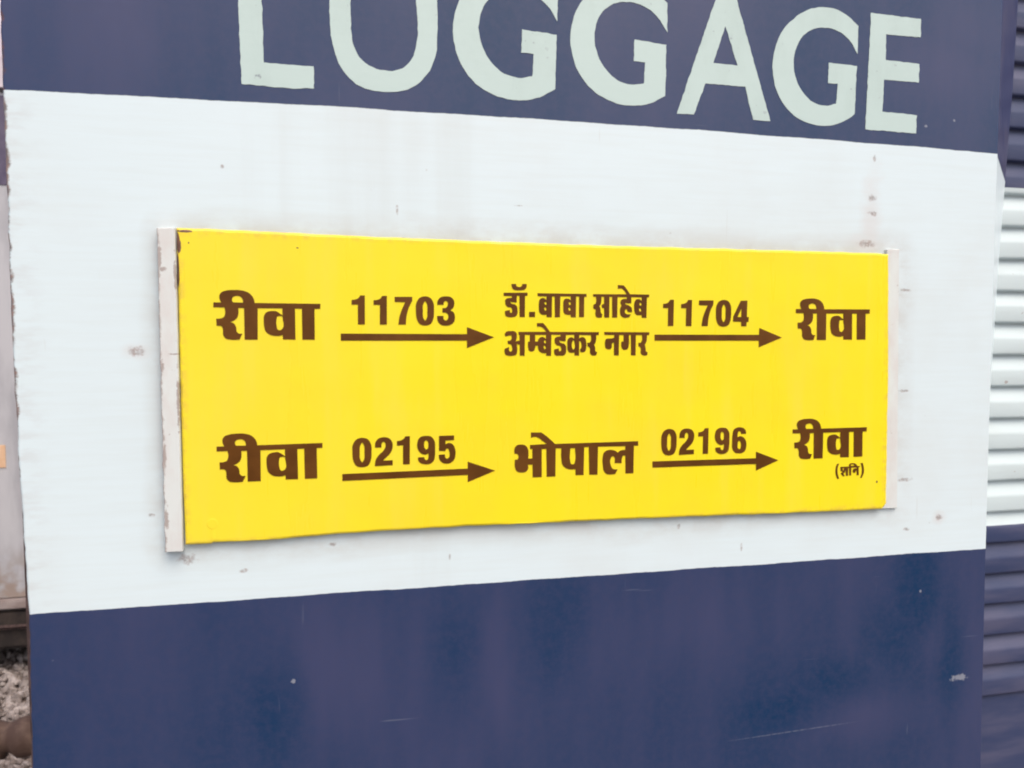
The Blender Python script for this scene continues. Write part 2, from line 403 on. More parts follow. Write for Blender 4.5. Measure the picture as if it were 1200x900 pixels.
BOARD_TEXT = {
 'word.A': ['37.2,270.6 45.4,270.4 44.9,271.5 44.4,272.5 44,273.5 43.7,274.6 43.5,275.5 43.5,276.5 43.5,277.4 43.6,278.3 44,279.3 44.6,280.2 45.2,281 46,281.7 47.1,282.5 48.4,283 49.8,283.3 51.1,283.7 53,284.1 55,284.3 56.9,284.4 58.9,284.4 61,284.5 63.1,284.5 65.2,284.3 67.3,284 69,283.7 70.7,283.2 72.3,282.6 73.9,281.9 75.1,281 76.3,280.1 77.3,279 78.2,277.8 78.8,276.8 79.3,275.8 79.8,274.7 80.1,273.6 80.3,272.8 80.4,272 80.5,271.2 80.7,270.3 152,270.1 151.7,264.4 145.4,264.4 145.2,229.4 131.5,229.4 131.5,264.4 124,264.4 124,229.4 110.4,229.8 110.2,234.5 109.3,234.3 108.4,234 107.4,233.8 106.5,233.6 105.3,233.5 104.1,233.5 102.8,233.5 101.6,233.6 100.2,233.8 98.8,234.1 97.4,234.6 96.1,235.1 94.9,235.8 93.8,236.7 92.7,237.6 91.9,238.7 91.3,239.9 90.9,241.2 90.6,242.6 90.4,244 90.2,245.6 90.1,247.2 90,248.8 90,250.4 90,251.8 90,253.3 90.1,254.7 90.5,256.1 90.9,257.1 91.5,258.1 92.1,259.1 92.9,259.8 93.9,260.5 95.2,260.9 96.5,261.2 97.8,261.4 99.2,261.6 100.6,261.6 102,261.6 103.3,261.3 104.2,260.9 105.2,260.4 106,259.8 106.9,259.2 107.8,258.6 108.6,257.9 109.4,257.3 110.2,256.6 110.3,264.6 83.8,264.5 83.2,229.4 69.3,229.4 69.3,264.5 63.3,264.5 63.3,262.8 63.4,261.1 63.4,259.4 63.2,257.8 63,256.8 62.7,255.8 62.3,254.9 61.9,254 61.3,253.1 60.5,252.3 59.7,251.5 58.8,250.8 57.9,250.2 56.8,249.8 55.7,249.4 54.6,248.9 55.5,248.6 56.5,248.3 57.4,247.9 58.2,247.4 59,246.6 59.6,245.5 60.1,244.4 60.5,243.3 60.7,242 60.7,240.7 60.8,239.3 61.1,238.2 61.5,237.7 62,237.1 62.5,236.7 63,236.3 63.9,236 64.9,235.9 66,236 67,236 63.8,229.4 61.4,229.3 59,229.1 56.6,229.1 54.2,229.4 52.9,229.6 51.5,229.8 50.2,230.2 49.1,230.9 48.4,231.6 47.8,232.5 47.2,233.4 46.8,234.4 46.5,236 46.6,237.8 46.7,239.6 46.5,241.3 46.2,242.1 46,242.8 45.7,243.5 45.2,244.1 44.5,244.4 43.7,244.6 42.9,244.7 42,244.7 41.5,244.7 41,244.7 40.5,244.7 40,244.7 39.8,252.6 41,252.6 42.2,252.6 43.4,252.7 44.6,252.9 45.4,253.1 46.2,253.3 46.9,253.7 47.6,254.1 48.1,254.8 48.5,255.6 48.8,256.5 49.1,257.4 49.2,258.4 49.3,259.4 49.3,260.4 49.3,261.4 49.1,262.3 49,263.2 48.8,264.1 48.6,265 37.1,265.1', '57.7,270.8 57.4,271.5 57,272.1 56.8,272.8 56.6,273.5 56.7,274.1 56.9,274.9 57.2,275.5 57.5,276.1 58.1,276.7 58.9,277.1 59.7,277.4 60.6,277.7 61.4,277.8 62.4,277.9 63.3,277.9 64.2,277.7 65,277.4 65.8,276.9 66.5,276.4 67.1,275.7 67.5,275.1 67.8,274.4 68.1,273.7 68.3,273 68.3,272.4 68.4,271.7 68.3,271.1 68.3,270.5', '104,253.7 104.1,254.1 104.1,254.5 104.2,254.9 104.4,255.2 104.7,255.4 105.1,255.6 105.5,255.7 105.9,255.8 106.9,256 108,256 109.1,255.8 110.2,255.7 110.6,251.9 111.3,247.9 111.4,244.3 110,241.6 109.4,241.1 108.8,240.6 108.1,240.2 107.5,240 106.8,240 106.2,240.1 105.6,240.3 105,240.6 104.5,241.3 104.2,242.2 104,243.1 103.9,244.1 103.5,246.4 103.4,248.8 103.6,251.3'],
 'word.B': ['757.2,270.1 765.1,270 764.6,271 764.1,272 763.6,273 763.3,274 763.2,275 763.1,275.9 763.1,276.9 763.2,277.8 763.5,278.7 764,279.6 764.7,280.4 765.4,281.2 766.4,281.9 767.7,282.4 769,282.8 770.3,283.1 772.1,283.5 774,283.7 775.9,283.9 777.8,283.9 779.8,284 781.9,284 783.9,283.9 785.9,283.6 787.6,283.3 789.2,282.9 790.8,282.3 792.3,281.5 793.5,280.7 794.7,279.7 795.8,278.7 796.7,277.5 797.3,276.5 797.8,275.5 798.2,274.5 798.6,273.4 798.8,272.6 798.9,271.8 799.1,271 799.2,270.1 868.3,270.5 868.1,264.9 862,264.8 862.7,230.1 849.4,230 848.5,264.6 841.3,264.6 842.2,229.9 829,230.2 828.7,234.9 827.8,234.6 826.9,234.4 826,234.1 825.1,233.9 824,233.8 822.8,233.8 821.6,233.8 820.4,233.9 819,234.1 817.6,234.4 816.3,234.8 815,235.4 813.9,236 812.7,236.9 811.7,237.8 810.9,238.9 810.3,240 809.9,241.4 809.6,242.8 809.3,244.1 809,245.7 808.9,247.3 808.8,248.9 808.8,250.4 808.7,251.9 808.7,253.3 808.8,254.8 809.1,256.1 809.5,257.1 810,258.1 810.6,259 811.3,259.8 812.3,260.5 813.5,260.9 814.7,261.2 816,261.4 817.3,261.6 818.7,261.7 820,261.6 821.3,261.4 822.2,261 823.1,260.5 824,259.9 824.9,259.3 825.7,258.7 826.5,258.1 827.3,257.4 828.1,256.8 828.1,264.6 802.4,264.4 802.7,229.5 789.2,229.4 788.4,264.3 782.6,264.2 782.6,262.5 782.7,260.9 782.8,259.2 782.6,257.6 782.4,256.6 782.2,255.6 781.9,254.7 781.5,253.8 780.9,252.9 780.2,252.1 779.4,251.3 778.6,250.6 777.7,250 776.6,249.6 775.6,249.1 774.6,248.7 775.5,248.4 776.4,248.1 777.3,247.7 778,247.2 778.8,246.4 779.4,245.4 780,244.3 780.4,243.1 780.6,241.9 780.6,240.6 780.7,239.3 781.1,238.1 781.5,237.6 782,237.1 782.5,236.6 783,236.3 783.9,236 784.8,235.9 785.9,236 786.8,235.9 784,229.4 781.6,229.3 779.3,229.1 777,229.1 774.7,229.3 773.4,229.5 772,229.7 770.8,230.1 769.7,230.8 769,231.5 768.4,232.3 767.8,233.3 767.4,234.2 767,235.9 767.1,237.6 767.1,239.4 766.9,241.1 766.6,241.8 766.4,242.6 766,243.3 765.6,243.8 764.9,244.2 764.1,244.3 763.3,244.4 762.5,244.4 762,244.4 761.5,244.4 761,244.4 760.5,244.4 760.1,252.2 761.3,252.3 762.4,252.3 763.6,252.3 764.7,252.5 765.5,252.8 766.3,253 767,253.4 767.6,253.8 768.1,254.5 768.5,255.3 768.7,256.2 769,257.1 769.1,258.1 769.2,259.1 769.1,260.1 769,261.1 768.9,262 768.7,262.8 768.5,263.7 768.3,264.6 757.2,264.6', '777,270.5 776.6,271.1 776.3,271.7 776,272.4 775.9,273.1 775.9,273.7 776.1,274.4 776.4,275.1 776.7,275.7 777.3,276.2 778,276.7 778.8,277 779.6,277.2 780.4,277.4 781.3,277.5 782.2,277.5 783.1,277.3 783.9,277 784.6,276.6 785.4,276 786,275.4 786.4,274.8 786.7,274.1 787,273.4 787.2,272.7 787.2,272 787.3,271.4 787.3,270.8 787.3,270.2', '822.2,253.8 822.3,254.2 822.3,254.6 822.4,255 822.6,255.3 822.8,255.6 823.2,255.7 823.6,255.9 824,256 825,256.1 826,256.1 827.1,256 828.1,255.9 828.6,252.1 829.4,248.2 829.6,244.6 828.3,241.8 827.8,241.4 827.2,240.9 826.6,240.5 825.9,240.3 825.3,240.3 824.7,240.4 824,240.6 823.5,240.9 823,241.5 822.7,242.4 822.5,243.4 822.3,244.3 821.9,246.6 821.8,249 821.9,251.4'],
 'word.C': ['37.3,110.2 45.4,110.1 45,111.1 44.5,112.1 44,113.1 43.7,114.2 43.6,115.1 43.5,116.1 43.5,117 43.6,117.9 44,118.9 44.5,119.8 45.2,120.6 45.9,121.4 47,122.1 48.3,122.6 49.7,123 51.1,123.4 53,123.8 54.9,124 56.9,124.1 58.8,124.2 60.9,124.2 63.1,124.3 65.2,124.2 67.2,123.9 68.9,123.6 70.7,123.1 72.3,122.6 73.8,121.8 75.1,121 76.3,120 77.3,118.9 78.3,117.7 78.9,116.8 79.4,115.8 79.8,114.7 80.2,113.6 80.4,112.8 80.5,112 80.6,111.2 80.8,110.4 152.2,110.9 151.9,105.2 145.7,105.1 145.8,70.2 132,70.1 131.7,105 124.2,104.9 124.5,70 110.9,70.2 110.7,75 109.8,74.7 108.8,74.4 107.9,74.2 107,74 105.7,73.9 104.5,73.8 103.3,73.8 102.1,74 100.6,74.1 99.2,74.4 97.8,74.8 96.5,75.4 95.3,76.1 94.2,76.9 93.1,77.9 92.3,78.9 91.7,80.1 91.3,81.4 91,82.8 90.7,84.2 90.5,85.8 90.4,87.4 90.3,89 90.3,90.6 90.3,92 90.3,93.5 90.4,94.9 90.7,96.3 91.1,97.3 91.7,98.3 92.3,99.2 93.1,100 94.1,100.7 95.4,101.1 96.7,101.4 98,101.6 99.3,101.8 100.8,101.9 102.2,101.9 103.5,101.6 104.4,101.2 105.4,100.7 106.3,100.1 107.2,99.5 108,98.9 108.8,98.3 109.6,97.6 110.5,97 110.5,104.9 84,104.6 83.7,69.5 69.7,69.4 69.5,104.5 63.4,104.3 63.5,102.7 63.6,101 63.6,99.3 63.4,97.7 63.2,96.7 62.9,95.7 62.6,94.8 62.1,93.9 61.5,93 60.8,92.1 60,91.4 59.1,90.7 58.1,90.1 57.1,89.6 56,89.2 54.9,88.7 55.8,88.4 56.8,88.1 57.7,87.8 58.5,87.3 59.2,86.4 59.9,85.4 60.4,84.3 60.8,83.1 61,81.9 61.1,80.5 61.1,79.2 61.5,78.1 61.9,77.6 62.4,77.1 62.9,76.6 63.4,76.2 64.3,76 65.3,75.9 66.4,75.9 67.4,75.9 64.3,69.3 61.9,69.2 59.5,69 57.1,69 54.7,69.2 53.3,69.4 52,69.6 50.7,70 49.6,70.7 48.8,71.4 48.2,72.2 47.6,73.2 47.2,74.1 46.9,75.8 47,77.6 47,79.4 46.8,81.1 46.6,81.8 46.3,82.6 46,83.3 45.5,83.8 44.8,84.1 44,84.3 43.2,84.3 42.3,84.4 41.8,84.4 41.3,84.4 40.8,84.4 40.3,84.3 40,92.2 41.2,92.3 42.4,92.3 43.6,92.3 44.8,92.6 45.6,92.8 46.4,93.1 47.1,93.4 47.8,93.9 48.3,94.5 48.7,95.4 49,96.3 49.2,97.2 49.4,98.1 49.5,99.1 49.5,100.2 49.4,101.2 49.3,102 49.1,102.9 48.9,103.8 48.7,104.7 37.2,104.7', '57.7,110.6 57.4,111.3 57.1,111.9 56.8,112.6 56.7,113.2 56.8,113.9 56.9,114.6 57.2,115.3 57.6,115.9 58.2,116.4 58.9,116.9 59.7,117.2 60.6,117.5 61.5,117.6 62.4,117.7 63.3,117.7 64.2,117.5 65,117.2 65.8,116.8 66.5,116.2 67.2,115.6 67.6,115 67.9,114.3 68.1,113.6 68.3,112.9 68.4,112.2 68.4,111.6 68.4,111 68.4,110.3', '104.3,94 104.4,94.4 104.4,94.8 104.5,95.2 104.7,95.5 105,95.8 105.3,95.9 105.7,96.1 106.1,96.2 107.2,96.4 108.3,96.3 109.4,96.2 110.4,96.1 110.9,92.3 111.6,88.4 111.7,84.7 110.4,82 109.8,81.5 109.2,81 108.5,80.6 107.9,80.4 107.3,80.4 106.6,80.5 105.9,80.7 105.4,81 104.9,81.6 104.6,82.5 104.4,83.5 104.2,84.4 103.8,86.8 103.7,89.2 103.9,91.6'],
 'word.D': ['756.3,111.3 764.3,111.2 763.8,112.2 763.3,113.2 762.9,114.2 762.6,115.2 762.4,116.1 762.3,117 762.3,118 762.5,118.9 762.8,119.8 763.3,120.7 764,121.5 764.7,122.2 765.8,122.9 767,123.4 768.4,123.8 769.7,124.1 771.5,124.5 773.4,124.7 775.4,124.8 777.3,124.9 779.3,125 781.4,125 783.5,124.9 785.5,124.6 787.2,124.2 788.8,123.8 790.5,123.3 792,122.5 793.2,121.7 794.4,120.7 795.4,119.7 796.4,118.5 796.9,117.6 797.5,116.6 797.9,115.5 798.3,114.5 798.5,113.7 798.6,112.9 798.7,112.1 798.9,111.3 868.8,111.5 868.6,105.9 862.4,105.8 862.9,71.7 849.4,71.6 848.7,105.7 841.5,105.8 842.1,71.5 828.8,71.8 828.5,76.5 827.6,76.2 826.7,76 825.8,75.7 824.9,75.6 823.7,75.4 822.5,75.4 821.3,75.4 820.1,75.5 818.7,75.7 817.3,76 815.9,76.4 814.7,77 813.5,77.6 812.3,78.5 811.3,79.4 810.5,80.4 809.9,81.6 809.5,82.9 809.2,84.3 808.9,85.6 808.7,87.2 808.5,88.7 808.4,90.3 808.4,91.8 808.4,93.3 808.4,94.7 808.5,96.1 808.8,97.4 809.2,98.4 809.7,99.4 810.3,100.3 811,101.1 812,101.7 813.3,102.1 814.5,102.4 815.8,102.6 817.1,102.8 818.5,102.9 819.9,102.8 821.2,102.6 822.1,102.2 823,101.7 823.9,101.1 824.8,100.5 825.6,99.9 826.4,99.3 827.3,98.7 828.1,98.1 828,105.8 802.1,105.6 802.1,71.3 788.5,71.2 787.9,105.5 782,105.5 782,103.8 782.1,102.2 782.2,100.5 782,98.9 781.8,98 781.5,97 781.2,96.1 780.8,95.2 780.2,94.3 779.5,93.5 778.7,92.8 777.9,92.1 776.9,91.5 775.9,91 774.8,90.6 773.8,90.2 774.7,89.9 775.6,89.6 776.5,89.2 777.3,88.8 778.1,87.9 778.7,86.9 779.2,85.8 779.6,84.7 779.9,83.5 779.9,82.2 780,80.9 780.4,79.8 780.7,79.3 781.2,78.7 781.7,78.3 782.2,77.9 783.1,77.7 784.1,77.6 785.1,77.6 786.1,77.6 783.2,71.2 780.8,71.1 778.4,70.9 776.1,70.9 773.8,71.1 772.5,71.3 771.1,71.5 769.8,71.9 768.7,72.5 768,73.2 767.4,74.1 766.8,75 766.4,76 766.1,77.6 766.1,79.3 766.2,81.1 765.9,82.7 765.7,83.5 765.4,84.2 765.1,84.9 764.7,85.4 764,85.8 763.2,85.9 762.3,86 761.5,86 761,86 760.5,86 760,86 759.5,86 759.2,93.7 760.4,93.7 761.5,93.7 762.7,93.8 763.8,94 764.6,94.2 765.4,94.5 766.1,94.8 766.8,95.3 767.3,95.9 767.6,96.7 767.9,97.6 768.2,98.5 768.3,99.4 768.4,100.4 768.3,101.4 768.3,102.4 768.2,103.3 768,104.1 767.8,105 767.6,105.8 756.3,105.9', '776.3,111.6 776,112.3 775.7,112.9 775.4,113.5 775.3,114.2 775.3,114.9 775.5,115.6 775.8,116.2 776.1,116.8 776.7,117.3 777.4,117.8 778.2,118.1 779,118.3 779.9,118.5 780.8,118.6 781.7,118.5 782.6,118.4 783.4,118.1 784.2,117.6 784.9,117.1 785.5,116.5 785.9,115.9 786.2,115.2 786.5,114.5 786.7,113.8 786.8,113.2 786.8,112.6 786.8,111.9 786.8,111.3', '822.1,95.1 822.1,95.5 822.2,95.9 822.3,96.3 822.4,96.6 822.7,96.9 823.1,97 823.5,97.1 823.9,97.3 824.9,97.4 825.9,97.4 827,97.3 828.1,97.2 828.5,93.5 829.3,89.6 829.4,86 828.1,83.3 827.6,82.9 827,82.4 826.4,82 825.7,81.8 825.1,81.8 824.4,81.9 823.8,82.1 823.3,82.4 822.8,83 822.5,83.9 822.3,84.9 822.1,85.8 821.7,88.1 821.6,90.4 821.7,92.8'],
 'word.E': ['398.1,101.2 419.2,101.9 417.7,103 416.2,104 414.8,105.1 413.3,106.1 412.1,107.1 410.9,108.1 409.7,109.1 408.4,109.8 407.5,110.2 406.5,110.6 405.4,110.9 404.4,111 403.6,111 402.7,111 401.9,110.8 401.1,110.6 400.6,110.5 400.2,110.3 399.7,110.1 399.3,109.9 399.2,116.6 412.1,116.3 412.9,115.7 413.8,115.1 414.7,114.6 415.6,114 419.3,111.1 422.9,108 426.4,104.8 429.9,101.6 538.7,101.9 538.8,96.4 533.1,96.3 532.7,61.4 522.1,61.4 521.6,84.1 520.8,84.1 520,84.1 519.3,84.1 518.7,83.9 518.2,83.4 517.8,82.7 517.5,81.9 517.3,81.2 516.9,79.6 516.8,78 516.9,76.4 516.8,74.7 507.5,75.1 507.6,76.9 507.8,78.9 507.8,80.7 507.1,82.3 506.7,82.8 506.2,83.2 505.6,83.7 505,84.2 504.5,83.7 504,83.3 503.4,82.9 503,82.4 501.8,80.1 501.5,77.3 501.9,74.4 502.8,71.7 503.1,70.8 503.6,69.8 504.2,68.9 504.9,68.1 505.5,67.8 506.3,67.5 507.1,67.3 507.9,67.1 508.8,67 509.8,67 510.7,67 511.6,67 508.5,61.3 507.1,61.1 505.7,61 504.2,60.9 502.8,60.9 501.2,60.9 499.5,61.1 497.9,61.4 496.4,62 495.5,62.8 494.6,63.8 493.8,64.9 493.2,66 492.7,67.2 492.4,68.6 492.2,70 492.1,71.4 491.7,74.4 491.4,77.5 491.4,80.5 491.8,83.5 492,84.9 492.3,86.3 492.7,87.7 493.4,88.8 494.1,89.6 495,90.2 496,90.8 497,91.3 498.3,91.7 499.7,91.9 501.2,92 502.6,92 503.8,91.9 505,91.7 506.2,91.4 507.4,91 508.5,90.4 509.6,89.7 510.7,88.9 511.7,88.2 512.6,88.9 513.4,89.6 514.2,90.2 515.1,90.7 516.6,91.1 518.2,91.3 519.9,91.3 521.5,91.4 521.5,96 485.5,96.5 485,61.3 474.2,61.7 473.3,96.6 467.4,96.4 466.8,61.7 456.4,61.8 456.2,69.3 454.4,69.3 452.6,69.1 450.8,69.1 449,69.3 447.4,69.6 445.8,70.1 444.2,70.8 442.8,71.6 441.8,72.4 440.9,73.4 440,74.4 439.4,75.5 438.8,76.8 438.5,78.1 438.3,79.5 438.1,80.8 437.7,84.5 437.6,88.3 437.7,92.1 437.7,95.8 430.7,96.1 430.4,61.3 419.3,61.2 418.7,95.7 412.9,95.7 413,61.2 401.5,61.2 401.2,77 395.5,76.9 395.7,75.8 395.8,74.7 395.9,73.6 395.8,72.6 395.5,71.6 395,70.6 394.3,69.7 393.6,69 392.3,68.2 390.7,67.9 389.1,67.7 387.5,67.7 385.9,67.8 384.2,68.1 382.7,68.6 381.4,69.4 380.8,70.2 380.3,71.2 379.8,72.2 379.5,73.2 378.9,75.7 378.8,78.3 379,81 379,83.6 380,83.7 381,83.7 381.9,83.9 382.6,84.2 383.1,84.8 383.5,85.7 383.8,86.6 383.8,87.4 383.7,88.1 383.4,88.9 383.1,89.6 382.6,90.1 381.8,90.6 380.8,90.8 379.7,91 378.7,91.1 378.6,92.4 378.4,93.7 378.3,95 378.4,96.2 378.7,97.4 379.2,98.6 379.9,99.7 380.6,100.6 381.9,101.3 383.4,101.8 385.1,102.1 386.7,102.2 388.3,102.1 389.9,101.8 391.4,101.3 392.7,100.5 393.6,99.7 394.3,98.6 395,97.5 395.5,96.4 395.9,94.8 396.1,93.1 396.1,91.4 396.1,89.7 396.1,88.4 396,87.1 395.9,85.8 395.8,84.5 401.1,84.6 401.1,96.2 398.1,96.3', '449.4,95.5 455.4,95.6 455.7,91.3 456.2,87 456.3,82.8 455.5,78.7 455.4,78 455.2,77.2 454.9,76.5 454.5,76 454,75.8 453.5,75.6 453,75.5 452.4,75.5 451.9,75.6 451.3,75.8 450.7,76.1 450.2,76.5 449.9,77 449.7,77.6 449.6,78.3 449.5,78.9 448.8,83 448.9,87.1 449.2,91.3'],
